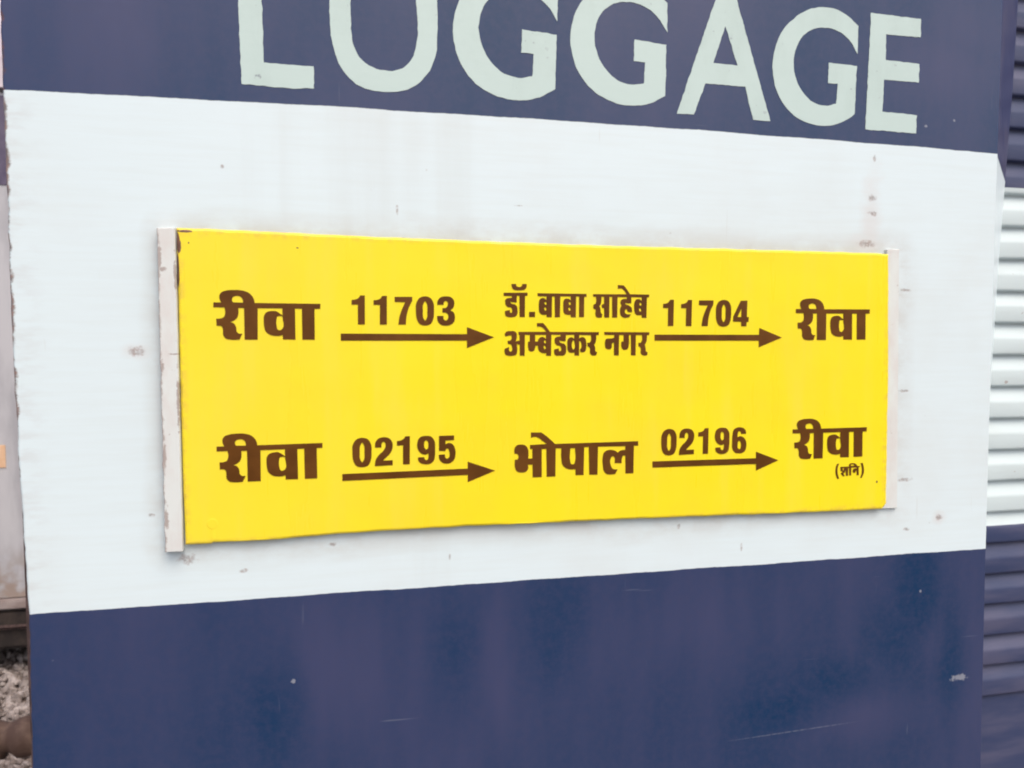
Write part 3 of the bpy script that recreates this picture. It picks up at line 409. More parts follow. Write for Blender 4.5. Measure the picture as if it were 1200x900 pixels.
 'word.F': ['374.6,296.3 380.4,296.4 380.4,295.8 380.5,295.2 380.6,294.6 380.8,294 381.1,293.8 381.4,293.5 381.8,293.3 382.1,293.1 382.7,292.9 383.3,292.8 383.9,292.8 384.5,292.8 385,292.9 385.4,293 385.9,293.1 386.3,293.3 386.7,293.5 387,293.9 387.3,294.2 387.6,294.6 387.7,295 387.8,295.5 387.9,296 388,296.5 393.5,296.6 393.4,295.5 393.5,294.3 393.4,293.1 393,292.1 392.6,291.4 392,290.8 391.4,290.2 390.7,289.7 389.8,289.3 388.8,289.1 387.7,289 386.7,288.9 385.2,288.7 383.6,288.7 382.1,288.7 380.5,288.9 379.5,289.1 378.4,289.3 377.4,289.6 376.6,290.2 376.2,290.6 375.8,291.2 375.5,291.8 375.3,292.4 375,293.4 374.8,294.3 374.7,295.3', '365,285.7 394.6,286.2 394.5,282.5 391.5,282.3 391.2,256.8 384.8,256.8 384.5,282.2 381.3,282.2 381.1,274.3 380.1,274.3 379.1,274.2 378.1,274.2 377.1,274.3 376.5,274.3 375.9,274.4 375.4,274.5 374.9,274.6 374.5,274.7 374.1,274.9 373.7,275.1 373.3,275.3 373.4,274.8 373.4,274.4 373.5,273.9 373.7,273.6 374,273.2 374.4,273 374.9,272.8 375.3,272.6 376.3,272.3 377.3,272.2 378.3,272.1 379.2,271.7 379.9,271.3 380.5,270.7 381,270.1 381.4,269.4 381.8,268.4 382,267.3 382.1,266.2 382.2,265.1 382.2,263.9 382.3,262.7 382.2,261.6 381.9,260.4 381.6,259.7 381.3,259 380.9,258.4 380.4,257.9 379.7,257.4 378.9,257.1 378,256.9 377.1,256.7 375.6,256.5 374,256.4 372.4,256.5 370.9,256.7 370.1,256.9 369.3,257.1 368.5,257.3 367.9,257.8 367.5,258.3 367.2,258.9 367,259.6 366.8,260.3 366.7,261.2 366.7,262.1 366.8,263.1 366.8,264 372.9,265.2 372.8,264.5 372.8,263.7 372.8,262.9 373,262.3 373.3,262.1 373.6,261.8 373.9,261.6 374.3,261.4 374.5,261.7 374.8,261.9 375.1,262.2 375.3,262.5 375.6,263.3 375.7,264.3 375.5,265.2 375.3,266.1 375.1,266.5 375,267 374.7,267.4 374.4,267.8 373.7,268.1 372.8,268.2 371.8,268.3 370.9,268.4 370.1,268.8 369.2,269.3 368.5,269.9 367.9,270.5 367.5,271.3 367.2,272.1 367.1,273 367,273.9 366.9,274.7 366.8,275.5 366.9,276.3 367.1,277 367.4,277.5 367.8,278 368.3,278.4 368.7,278.8 369.4,279.1 370.2,279.3 371,279.4 371.8,279.5 372.6,279.6 373.5,279.6 374.3,279.7 375.1,279.7 375.1,281.8 365.2,281.9', '396.6,263.1 404,263.2 404,256.9 396.6,256.9', '407,285.7 469.2,285.7 469.1,282.2 466.3,282.1 466,257.2 459.7,257.2 459.6,282.4 455.8,282.4 455.6,257.1 449.2,257.1 449,260 447.9,260 446.9,259.9 445.8,259.8 444.8,259.9 444,260.1 443.1,260.2 442.3,260.5 441.6,260.9 441.1,261.4 440.6,262.1 440.2,262.8 439.9,263.5 439.7,264.4 439.6,265.4 439.6,266.4 439.5,267.4 439.5,268.9 439.4,270.4 439.4,271.9 439.5,273.4 439.5,274.4 439.6,275.5 439.7,276.4 440,277.3 440.4,277.9 440.9,278.5 441.4,279 442,279.3 442.6,279.6 443.3,279.7 444,279.7 444.7,279.7 445.4,279.6 446.1,279.5 446.8,279.2 447.4,278.9 447.8,278.6 448.2,278.2 448.5,277.7 448.9,277.3 448.9,282.4 435.7,282.3 435.3,257 428.9,256.9 428.5,282.1 425.3,282 425,256.9 418.4,256.9 418.2,259.9 417.2,259.8 416.2,259.7 415.2,259.6 414.2,259.7 413.4,259.8 412.6,260 411.8,260.3 411.1,260.7 410.6,261.2 410.1,261.8 409.7,262.5 409.3,263.2 409,264.1 408.9,265.1 408.8,266.1 408.7,267.1 408.6,268.8 408.6,270.5 408.7,272.2 408.8,274 408.9,275 409,276 409.2,277 409.5,277.8 409.9,278.3 410.4,278.8 410.9,279.2 411.5,279.6 412.3,279.9 413.3,280 414.2,280 415.1,279.9 415.7,279.6 416.3,279.3 416.8,278.9 417.3,278.5 417.6,278.2 417.8,277.9 418,277.5 418.2,277.1 418.3,282 407.2,282.1', '415.8,274.5 416.1,274.8 416.5,275.1 416.9,275.4 417.3,275.2 417.8,274.9 418.1,274.6 418.4,273.8 418.3,272.8 418.2,271.8 417.7,271.8 417.2,271.9 416.7,272 416.1,272.6 415.7,273.6', '415.4,267.8 415.7,268.2 416.1,268.5 416.4,268.9 416.9,268.5 417.4,268.1 417.8,267.7 418.1,267 418.2,266.1 418.2,265.3 416.5,264.6 415.9,265.7 415.4,266.8', '446.4,274.6 446.7,275 447.1,275.3 447.5,275.6 447.9,275.3 448.4,275.1 448.7,274.7 449,273.9 448.9,273 448.8,272 448.3,272 447.8,272 447.3,272.1 446.7,272.8 446.3,273.8', '446,268 446.2,268.3 446.6,268.7 447,269 447.5,268.6 448,268.3 448.4,267.8 448.7,267.1 448.8,266.2 448.9,265.4 447.1,264.7 446.5,265.8 445.9,267', '477.5,285.6 521.3,286 520.3,287.4 519.4,288.7 518.5,290 517.3,291.2 516.7,291.7 516,292.2 515.3,292.7 514.5,293 513.9,293 513.3,293.1 512.7,293.1 512.1,293 511.6,292.9 511,292.8 510.4,292.6 509.8,292.4 509.8,297.2 517.1,296.9 517.7,296.3 518.4,295.7 519,295.1 519.6,294.5 521.3,292.5 522.8,290.4 524.3,288.2 525.8,286.1 551.5,286 551.2,282.6 548.3,282.4 548,257.1 541.8,257 541.5,260.4 540.5,260.3 539.5,260.2 538.4,260.1 537.4,260.2 536.5,260.3 535.6,260.4 534.8,260.7 534.1,261 533.5,261.6 533,262.3 532.6,263.1 532.2,263.9 531.9,264.9 531.8,266 531.7,267.1 531.6,268.3 531.5,270.3 531.4,272.3 531.5,274.3 532,276.2 532.4,277.1 532.8,277.9 533.2,278.7 533.9,279.3 534.6,279.7 535.4,280 536.3,280.2 537.2,280.2 537.8,280.2 538.5,280 539.2,279.7 539.8,279.4 540.2,279.1 540.6,278.7 540.9,278.3 541.3,277.9 541.3,282.5 527.7,282.5 527.6,274.8 526.2,274.8 524.9,274.7 523.5,274.7 522.2,274.8 521.5,274.9 520.8,275.1 520.2,275.2 519.5,275.4 519.7,274.9 519.8,274.3 520,273.8 520.3,273.4 520.8,273.2 521.4,273 522,272.9 522.6,272.8 523.5,272.5 524.4,272.1 525.2,271.8 525.9,271.3 526.7,270.7 527.3,270.1 527.9,269.4 528.3,268.7 528.6,267.6 528.7,266.4 528.7,265.2 528.7,264 527.8,263.9 526.8,263.8 525.9,263.7 525.1,263.8 524.4,264 523.7,264.2 523.1,264.6 522.6,265 522.5,265.4 522.4,265.9 522.4,266.4 522.2,266.9 522,267.1 521.6,267.3 521.2,267.5 520.8,267.7 520.5,267.4 520.2,267.1 519.9,266.7 519.6,266.4 519.3,265.6 519.2,264.6 519.3,263.7 519.6,262.9 520,262.5 520.4,262.1 520.9,261.8 521.4,261.5 522.7,261.1 524.1,261.1 525.7,261.3 527.2,261.3 525.1,257.6 524.2,257.4 523.3,257.2 522.3,257 521.4,256.9 520.2,256.8 519,256.8 517.8,257 516.7,257.3 515.9,257.8 515.1,258.3 514.4,259 513.9,259.7 513.4,260.6 513.2,261.6 513,262.7 512.9,263.7 512.8,265 512.8,266.4 513,267.7 513.3,269 513.7,269.7 514.1,270.4 514.5,271.1 514.7,271.8 514.5,272.4 514.2,273 513.8,273.6 513.5,274.2 513.4,275 513.3,275.8 513.3,276.6 513.5,277.3 513.9,278 514.3,278.6 514.9,279.1 515.5,279.5 516.3,279.9 517.1,280 518,280.1 518.8,280.2 519.5,280.2 520.3,280.2 521,280.1 521.7,280.1 521.6,282.4 509.5,282.4 509.2,257.1 502.7,257 502.3,282.5 498.9,282.5 498.8,257 492.3,257 492,268.7 491.4,268.7 490.8,268.6 490.3,268.6 489.8,268.7 489.4,269.1 489.1,269.7 488.9,270.3 488.9,270.9 488.9,271.6 489.1,272.2 489.4,272.8 489.8,273.3 490.2,273.5 490.7,273.6 491.3,273.7 491.9,273.7 491.8,282.4 488.4,282.4 488.4,280.7 488.4,279 488.4,277.4 488.2,275.7 488,274.9 487.8,274.1 487.6,273.4 487.3,272.6 486.9,272.2 486.5,271.7 486.1,271.3 485.7,270.9 486.1,270.1 486.6,269.4 487,268.6 487.3,267.8 487.5,266.5 487.5,265.2 487.6,263.8 488,262.6 488.4,262.1 488.9,261.6 489.4,261.2 489.9,260.7 488.8,256.9 487.8,256.8 486.9,256.7 486,256.6 485.1,256.6 484.2,256.8 483.3,257 482.5,257.3 481.8,257.8 481.4,258.4 481.1,259.1 480.8,260 480.6,260.8 480.6,262.4 481,264.2 481.2,265.8 480.6,266.9 480.1,267.1 479.5,267.2 479,267.4 478.5,267.6 478.2,268.1 478,268.8 478,269.6 478,270.4 478,271.1 478.1,271.8 478.3,272.5 478.7,273 479.2,273.3 479.7,273.4 480.3,273.6 480.8,273.9 481.2,274.4 481.4,275.1 481.6,275.8 481.7,276.5 481.8,277.9 481.7,279.4 481.5,280.8 481.4,282.3 477.9,282.4', '538.4,274.8 538.6,275.1 539.1,275.5 539.5,275.8 540,275.5 540.4,275.2 540.8,274.9 541.1,274.1 541,273.1 540.9,272.1 540.4,272.1 539.8,272.1 539.3,272.2 538.7,272.9 538.3,273.9', '538,268 538.3,268.3 538.7,268.7 539.1,269 539.6,268.7 540.1,268.3 540.5,267.8 540.8,267.1 540.9,266.2 541,265.4 539.1,264.6 538.5,265.8 538,266.9'],
 'word.G': ['383.4,239 418.1,239.1 417.4,240 416.7,240.9 416,241.8 415.2,242.6 414.4,243.3 413.5,244 412.6,244.6 411.6,245 411,245.2 410.3,245.4 409.6,245.6 408.9,245.6 408.3,245.6 407.7,245.5 407.1,245.4 406.4,245.3 406.4,249.7 414.1,249.8 414.6,249.3 415.1,248.8 415.6,248.3 416.1,247.8 417.9,245.7 419.5,243.6 421.2,241.3 422.8,239.1 485.4,239 485.3,235.4 482,235.3 482,233.5 482.1,231.8 482,230.1 481.8,228.4 481.6,227.6 481.4,226.9 481.1,226.1 480.7,225.4 480.4,224.9 480.1,224.5 479.7,224 479.3,223.6 479.7,222.6 480.1,221.6 480.5,220.7 480.8,219.7 480.8,218.5 480.8,217.3 480.8,216.2 481.2,215.3 481.7,214.9 482.2,214.6 482.8,214.3 483.3,213.9 483.1,213.1 482.9,212.3 482.6,211.5 482.2,210.9 481.5,210.5 480.7,210.2 479.8,210 479,210 478.1,210.1 477.3,210.2 476.4,210.5 475.7,210.9 475.2,211.4 474.8,212.1 474.4,212.8 474.2,213.5 474,214.9 474.1,216.5 474.2,217.9 473.8,219.2 473.6,219.6 473.2,220 472.9,220.4 472.4,220.7 472.1,220.9 471.6,221.1 471.2,221.3 470.8,221.4 470.6,225.8 471.4,225.9 472.3,225.9 473.1,226 473.8,226.2 474.2,226.7 474.6,227.2 474.9,227.8 475.2,228.4 475.5,230 475.5,231.8 475.2,233.5 475.1,235.3 460,235.4 460,231.2 460.6,231.6 461.1,232 461.7,232.3 462.3,232.6 463.1,232.8 463.9,232.8 464.7,232.8 465.5,232.6 466.2,232.3 466.8,231.9 467.5,231.4 468,230.9 468.5,230 468.8,228.9 468.9,227.8 469.1,226.7 469.3,224.8 469.5,222.9 469.4,221.1 469.1,219.2 469,218.3 468.8,217.4 468.5,216.5 468.1,215.7 467.6,215.2 467,214.8 466.3,214.4 465.6,214.2 464.7,214.1 463.7,214.2 462.7,214.4 461.7,214.6 461.5,215.5 461.3,216.4 461.2,217.3 461.5,218.1 461.7,218.4 462,218.7 462.3,219 462.5,219.2 463.2,220.7 463.2,222.4 463,224.1 462.5,225.8 462.4,226.3 462.2,226.8 462,227.2 461.8,227.5 461.4,227.7 461,227.7 460.5,227.8 460.1,227.8 460.1,210.1 454.2,210.1 454,214 453.1,213.8 452.3,213.6 451.4,213.5 450.5,213.4 449.7,213.5 448.8,213.5 448,213.7 447.3,214 446.7,214.6 446.2,215.4 445.8,216.3 445.4,217.1 445,218.5 444.9,220.1 445,221.6 445,223.2 444.9,224.8 444.9,226.3 444.9,227.9 445.3,229.3 445.7,230.1 446.2,230.8 446.8,231.5 447.4,232.1 448.1,232.4 448.9,232.6 449.7,232.6 450.4,232.6 451,232.4 451.6,232.2 452.2,231.9 452.7,231.5 453,231.2 453.2,230.8 453.5,230.5 453.7,230.2 453.7,235.6 443,235.5 442.8,227.9 441.8,227.8 440.7,227.7 439.7,227.7 438.6,227.7 438.1,227.8 437.5,228 436.9,228.1 436.4,228.2 435.9,228.3 435.5,228.4 435,228.5 434.6,228.6 434.7,228.1 434.8,227.6 435,227.1 435.2,226.7 435.7,226.2 436.3,225.9 437.1,225.6 437.8,225.4 438.6,225.1 439.4,225 440.2,224.8 440.9,224.5 441.6,224 442.1,223.3 442.6,222.6 443,221.9 443.4,220.8 443.5,219.6 443.5,218.3 443.4,217.1 443.4,216 443.3,214.9 443.2,213.8 442.8,212.8 442.4,212.1 441.8,211.4 441.2,210.8 440.5,210.3 439.3,210 438,210 436.5,210.1 435.1,210.2 433.9,210.1 432.7,209.9 431.6,209.9 430.6,210.2 430.1,210.5 429.6,210.9 429.1,211.4 428.8,211.9 428.6,212.4 428.4,213 428.3,213.5 428.2,214.1 428.2,215 428.2,215.8 428.2,216.7 428.2,217.6 434.2,219 434.1,218.3 434.1,217.6 434.1,216.9 434.4,216.3 434.6,216 434.9,215.7 435.2,215.5 435.5,215.4 435.9,215.5 436.3,215.7 436.6,216 436.9,216.3 437.3,217 437.3,218 437.1,219 436.9,219.9 436.7,220.4 436.5,220.8 436.3,221.3 436,221.6 435.2,222 434.3,222.2 433.2,222.3 432.3,222.5 431.5,223 430.7,223.5 430,224.2 429.4,224.9 429.1,225.6 428.9,226.4 428.8,227.2 428.7,228 428.7,228.7 428.6,229.4 428.7,230.2 428.9,230.8 429.2,231.4 429.6,231.9 430,232.4 430.5,232.7 431.2,233.1 432,233.2 432.8,233.3 433.6,233.4 434.3,233.5 435,233.5 435.7,233.6 436.4,233.6 436.3,235.6 424.6,235.6 424.3,210 418.2,210.1 418,213.3 417.1,213.2 416.2,213.2 415.3,213.1 414.4,213.2 413.6,213.3 412.8,213.5 412,213.8 411.3,214.2 410.6,214.6 409.9,215.1 409.3,215.7 408.8,216.3 408.5,217 408.3,217.8 408.1,218.6 407.9,219.3 407.8,220 407.7,220.8 407.7,221.5 407.6,222.2 404.7,222.2 404.5,221.3 404.4,220.3 404.1,219.4 403.8,218.5 403.5,217.8 403.2,217.1 402.8,216.4 402.3,215.9 401.7,215.6 400.9,215.4 400,215.3 399.2,215.3 398.5,215.4 397.8,215.6 397.1,216 396.6,216.4 396.1,217 395.8,217.7 395.7,218.6 395.5,219.4 395.2,221.3 395.2,223.2 395.3,225.2 395.3,227.1 397.6,227.5 397.4,235.4 391.4,235.4 391.1,210.2 385.1,210.2 384.9,223.5 384.3,223.5 383.8,223.5 383.3,223.6 382.8,223.7 382.4,223.9 382,224.2 381.6,224.6 381.2,225 381.4,223.9 381.5,222.8 381.7,221.7 381.8,220.7 381.9,219.2 382,217.6 381.9,216.1 381.7,214.7 381.4,213.7 381.2,212.8 380.8,211.9 380.2,211.2 379.5,210.8 378.6,210.5 377.6,210.4 376.7,210.2 375.3,210.1 373.8,210 372.4,210.1 371,210.3 370,210.4 369.1,210.6 368.2,210.8 367.5,211.3 367,211.9 366.7,212.7 366.5,213.5 366.3,214.3 366.2,215.3 366.2,216.4 366.3,217.5 366.3,218.6 371.8,220.7 371.8,219.5 371.6,218.3 371.6,217.2 372,216.2 372.3,215.9 372.7,215.5 373.2,215.2 373.6,215.1 374,215.2 374.4,215.5 374.8,215.9 375.2,216.2 375.7,217.3 375.8,218.7 375.6,220.2 375.2,221.5 375,222.1 374.7,222.7 374.4,223.2 374,223.7 373.3,224.1 372.3,224.3 371.3,224.4 370.3,224.5 370.1,228.4 371,228.4 372,228.4 372.8,228.5 373.6,228.8 374,229.2 374.4,229.8 374.7,230.4 374.9,230.9 375,231.9 374.9,233 374.6,234 374.5,235 367,233.5 366.9,234.5 366.7,235.5 366.6,236.5 366.8,237.3 367.3,238 367.8,238.6 368.5,239.1 369.2,239.5 370.2,239.8 371.3,239.9 372.4,239.9 373.6,239.9 374.9,240 376.3,240 377.7,239.9 378.8,239.5 379.5,239.1 380.1,238.6 380.6,238 381,237.4 381.4,236.5 381.5,235.5 381.5,234.5 381.5,233.5 381.4,232.6 381.3,231.6 381,230.6 380.8,229.7 380.6,229 380.4,228.4 380.1,227.7 379.9,227.1 380.5,227.4 381.1,227.7 381.7,227.9 382.4,228.1 383,228.2 383.6,228.3 384.2,228.3 384.8,228.4 384.7,235.1 383.6,235.2', '404.2,235.4 404.2,227.3 407.6,227.5 407.8,228.2 407.9,228.9 408.2,229.5 408.4,230.1 408.9,230.7 409.3,231.3 409.9,231.9 410.5,232.3 411.2,232.6 411.9,232.8 412.7,232.9 413.4,232.9 414.1,232.8 414.8,232.5 415.5,232.2 416.1,231.9 416.6,231.5 417,231.1 417.3,230.7 417.7,230.3 417.8,235.5', '451.2,226.7 451.4,227.2 451.6,227.8 451.8,228.3 452.1,228.9 453.5,228.4 454,225.7 454.6,222.9 454.8,220.4 453.8,218.4 453.5,218.2 453.2,217.9 452.8,217.7 452.5,217.5 452.2,217.8 451.9,218.2 451.7,218.5 451.4,218.8 450.7,220.6 450.5,222.6 450.7,224.7', '415.2,228 415.5,228.3 415.9,228.6 416.3,228.9 416.8,228.6 417.2,228.4 417.6,228.1 417.8,227.2 417.7,226.3 417.7,225.3 417.1,225.3 416.6,225.3 416.1,225.5 415.5,226.1 415.2,227.1', '414.8,221.3 415.1,221.7 415.5,222 415.9,222.4 416.4,222 416.9,221.6 417.2,221.1 417.5,220.4 417.6,219.6 417.7,218.7 415.9,218 415.4,219.2 414.8,220.3', '492.4,239.1 552.1,239.1 551.9,235.6 548.9,235.4 548.9,233.7 549,231.9 548.9,230.2 548.7,228.5 548.4,227.7 548.2,226.9 547.8,226.1 547.5,225.3 547.2,224.9 546.8,224.4 546.5,224 546.2,223.6 546.5,222.6 546.8,221.6 547.1,220.6 547.3,219.5 547.4,218.4 547.4,217.2 547.4,216 547.9,215.1 548.3,214.7 548.9,214.4 549.5,214.1 550.1,213.7 550,212.9 549.9,212 549.7,211.2 549.4,210.6 548.6,210.1 547.6,209.9 546.6,209.7 545.6,209.7 544.7,209.8 543.9,210 543.2,210.3 542.5,210.6 542,211.2 541.6,211.9 541.2,212.6 540.9,213.3 540.7,214.7 540.9,216.3 541,217.8 540.7,219.1 540.4,219.5 540.2,219.9 539.9,220.3 539.5,220.6 539.1,220.9 538.7,221.1 538.3,221.3 537.8,221.5 537.6,225.8 538.5,225.8 539.5,225.8 540.4,225.9 541.1,226.2 541.5,226.7 541.8,227.2 542.1,227.8 542.3,228.5 542.6,230.1 542.6,231.8 542.4,233.6 542.2,235.4 534.1,235.5 534,210.1 528,210.1 527.5,235.5 524.9,235.5 525,232 525.2,228.4 525.2,224.8 524.6,221.4 524.4,220.5 524.2,219.7 523.9,218.9 523.5,218.3 522.8,217.7 521.9,217.3 520.9,217 519.9,216.9 519.1,217 518.2,217.2 517.3,217.5 516.6,218 516.2,218.5 515.8,219.1 515.5,219.8 515.2,220.5 514.8,222.1 514.8,223.7 514.9,225.4 514.9,227.1 517.9,227.6 517.9,235.5 512,235.5 511.7,210.1 505.5,210.2 505.2,225.8 504.8,225.8 504.3,225.8 503.8,225.7 503.4,225.6 503.1,225.3 502.9,224.9 502.7,224.5 502.5,224 502.4,223.1 502.6,222 502.7,221 502.6,220.1 502.2,219.5 501.8,218.9 501.3,218.4 500.7,218 499.9,217.7 498.9,217.6 497.9,217.7 497,217.9 496.3,218.1 495.5,218.4 494.9,218.7 494.4,219.2 494,219.8 493.9,220.6 493.8,221.5 493.7,222.3 493.5,223.6 493.4,224.9 493.5,226.3 493.7,227.6 493.8,228.2 494,228.9 494.2,229.5 494.6,230 495.1,230.4 495.8,230.7 496.6,230.9 497.3,231.1 498.5,231.2 499.6,231.2 500.8,231.2 502,231.3 502.9,231.4 503.8,231.6 504.6,231.8 505.5,232 505.7,235.5 492.7,235.6'],
 'word.H': ['824.6,62.8 827.6,63.1 827.1,62.2 826.6,61.2 826.2,60.3 825.8,59.3 825.6,58.4 825.4,57.4 825.3,56.4 825.3,55.5 825.2,54.5 825.2,53.5 825.3,52.6 825.4,51.6 825.5,50.4 825.8,49.1 826.1,47.9 826.4,46.7 826.8,45.8 827.3,44.8 827.7,43.8 828.2,42.9 825.3,42.4 824.8,43.4 824.3,44.4 823.9,45.4 823.5,46.4 823.1,47.6 822.7,48.8 822.5,50 822.3,51.2 822.3,52.1 822.2,52.9 822.2,53.8 822.2,54.6 822.3,55.7 822.4,56.8 822.6,57.9 822.8,58.9 823.2,59.9 823.6,60.9 824.1,61.9', '860.4,62.7 863.8,62.8 864.2,61.6 864.6,60.4 865,59.1 865.3,57.9 865.6,56.7 865.8,55.4 866,54.2 866.1,53 866.1,51.8 866,50.5 865.9,49.3 865.6,48.1 865.3,47.4 865,46.7 864.7,46 864.3,45.3 863.9,44.5 863.4,43.7 862.9,42.9 862.5,42.2 860.5,42.7 861,43.7 861.5,44.7 862,45.8 862.3,46.8 862.6,47.9 862.7,49 862.8,50.1 862.8,51.2 862.9,52.3 862.9,53.4 862.8,54.5 862.7,55.5 862.5,56.7 862.3,57.8 862,58.9 861.6,60 861.4,60.7 861.1,61.3 860.8,62', '829.5,58.6 842.7,58.7 842.7,59.3 842.7,59.8 842.7,60.4 842.8,60.9 843.1,61.4 843.6,62 844.2,62.4 844.8,62.7 845.6,63 846.6,63.1 847.6,63.1 848.6,63.1 849.6,63 850.6,62.9 851.6,62.6 852.5,62.2 853,61.9 853.5,61.5 854,61.1 854.4,60.7 854.8,60.3 855.1,59.8 855.3,59.4 855.6,58.9 859.5,58.8 859,57.3 857.6,57.2 858.2,46.4 854.9,46.5 854.7,52.4 854.4,52.4 854,52.4 853.7,52.3 853.4,52.2 853.2,51.9 853.1,51.3 853,50.8 852.8,50.3 852.5,50 852,49.7 851.5,49.5 850.9,49.4 850.5,49.5 850,49.8 849.6,50.1 849.2,50.5 848.8,51.3 848.6,52.3 848.7,53.3 849,54.1 849.3,54.5 849.6,54.8 850.1,55.2 850.5,55.4 851.4,55.7 852.4,55.7 853.5,55.6 854.6,55.6 854.6,56.9 846.3,56.9 846.4,46.3 843.4,46.5 842.9,56.7 841.5,56.7 841.6,46 838.2,46.2 837.9,53.1 837,53.1 837,52.5 837,51.8 836.9,51.2 836.7,50.7 836.2,50.3 835.6,50.1 834.9,49.9 834.2,49.7 834.9,48.8 835.6,47.8 836.2,46.9 836.1,46.1 835.9,45.9 835.7,45.7 835.4,45.5 835.2,45.3 834.7,45.6 834.2,45.9 833.7,46.2 833.2,46.5 832.6,47 832,47.5 831.5,48.1 831,48.7 830.8,49.1 830.6,49.5 830.3,49.8 830.1,50.2 830.6,50.3 831.1,50.4 831.6,50.5 832,50.6 832.3,50.9 832.6,51.2 832.8,51.5 833.1,51.8 832.8,52 832.5,52.2 832.3,52.4 832,52.6 831.5,52.6 831,52.6 830.6,52.5 830.1,52.4 830,53.4 829.9,54.5 829.8,55.5 829.7,56.5 829.6,57 829.6,57.6 829.6,58.1', '845.2,59.5 845.3,59.8 845.4,60.2 845.5,60.5 845.7,60.8 846,61 846.5,61.2 847,61.4 847.6,61.4 848.3,61.4 849,61.3 849.7,61.1 850.3,60.8 850.7,60.5 851.1,60.1 851.4,59.8 851.7,59.4', '832.9,56.6 834.9,56.7 834.7,53.7 833.5,53.6'],
 'number.A': ['201.7,280.2 201.4,247 193.5,247 193.7,269.7 186.6,269.6 186.7,275 187.7,275.1 188.8,275.1 189.8,275.3 190.8,275.5 191.8,275.8 192.8,276.2 193.7,276.7 194.6,277.4 195.1,278 195.6,278.7 196,279.5 196.4,280.2', '226.8,280.1 226.5,247 218.5,246.9 218.7,269.6 211.5,269.5 211.6,274.9 212.6,275 213.7,275 214.7,275.1 215.7,275.4 216.8,275.7 217.8,276.1 218.7,276.6 219.6,277.3 220.1,277.9 220.6,278.6 221,279.3 221.4,280', '235.7,279.1 256,279.4 256,274.7 254.8,272.5 253.7,270.4 252.6,268.2 251.7,266 250.9,263.7 250.2,261.3 249.7,258.9 249.2,256.6 248.9,254.2 248.7,251.9 248.6,249.5 248.4,247.1 239.8,247.1 240,248.9 240.2,250.6 240.4,252.4 240.6,254.1 241.2,256.7 242,259.3 242.9,261.8 243.8,264.4 244.8,266.5 245.8,268.7 246.8,270.9 247.8,273 235.7,273.2', '271.1,280.2 272.6,280.1 274.2,279.8 275.7,279.2 277,278.5 278.1,277.5 279,276.3 279.8,274.9 280.5,273.5 281.2,271.1 281.4,268.5 281.4,265.9 281.4,263.2 281.3,260.8 281.2,258.4 280.9,256 280.4,253.7 279.9,252.2 279.3,250.7 278.6,249.3 277.7,248.2 276.2,247.2 274.5,246.6 272.7,246.2 270.9,246.1 269.1,246.2 267.4,246.6 265.7,247.2 264.3,248.1 263.3,249.2 262.4,250.6 261.7,252.1 261.2,253.6 260.6,255.9 260.3,258.2 260.2,260.7 260.1,263.1 260.1,265.6 260.1,268.1 260.3,270.6 261,273 261.6,274.4 262.4,275.8 263.4,277.1 264.5,278.2 265.9,279.1 267.6,279.7 269.3,280', '271,274.7 271.5,274 272,273.3 272.5,272.6 272.9,271.8 273.5,269.8 273.6,267.6 273.6,265.4 273.5,263.2 273.5,261 273.6,258.7 273.4,256.5 272.8,254.5 272.4,253.8 271.9,253 271.4,252.3 270.9,251.6 270.4,252.3 269.9,253 269.4,253.7 269,254.5 268.4,256.5 268.2,258.7 268.2,260.9 268.3,263.1 268.3,265.3 268.2,267.6 268.5,269.8 269.1,271.8 269.5,272.5 270,273.3 270.5,274', '285.3,270.4 285.4,271.6 285.4,272.8 285.5,274 285.8,275.2 286.4,276.3 287.2,277.4 288.1,278.4 289,279.1 290.4,279.8 292.1,280.2 293.8,280.4 295.4,280.5 297.1,280.5 298.8,280.3 300.4,280 301.8,279.3 302.8,278.6 303.7,277.7 304.5,276.7 305,275.7 305.4,274.3 305.6,272.8 305.5,271.3 305.2,269.8 304.9,268.9 304.5,267.9 304,267 303.4,266.2 302.8,265.6 302.1,265.1 301.4,264.7 300.7,264.2 301.7,263.7 302.7,263.1 303.7,262.6 304.5,261.9 305.3,260.7 305.8,259.3 306.1,257.8 306.3,256.3 306.2,254.8 306,253.1 305.6,251.6 304.9,250.3 304.1,249.3 303.2,248.4 302,247.7 300.9,247 299.6,246.5 298.2,246.2 296.7,246 295.3,245.9 293.6,246 291.9,246.2 290.3,246.7 288.9,247.5 287.9,248.3 287.1,249.2 286.3,250.3 285.7,251.4 285.3,252.8 285.1,254.3 285.1,255.9 284.9,257.4 292.4,257.5 292.5,256.4 292.5,255.4 292.5,254.3 292.9,253.5 293.4,253 294,252.6 294.7,252.2 295.3,252.1 296,252.3 296.6,252.7 297.2,253.3 297.7,253.9 298.2,254.9 298.4,256.2 298.4,257.5 298.1,258.6 297.7,259.3 297.1,260 296.5,260.6 295.8,261 294.8,261.3 293.7,261.4 292.5,261.3 291.3,261.3 291.4,266.5 292.5,266.6 293.6,266.6 294.6,266.7 295.5,267 296.1,267.5 296.7,268.2 297.1,269 297.5,269.7 297.7,270.7 297.9,271.8 297.8,272.9 297.5,273.7 297,274.2 296.4,274.6 295.7,274.9 295.1,274.9 294.5,274.8 293.9,274.4 293.4,273.9 293,273.3 292.8,272.7 292.7,272 292.7,271.2 292.7,270.5'],
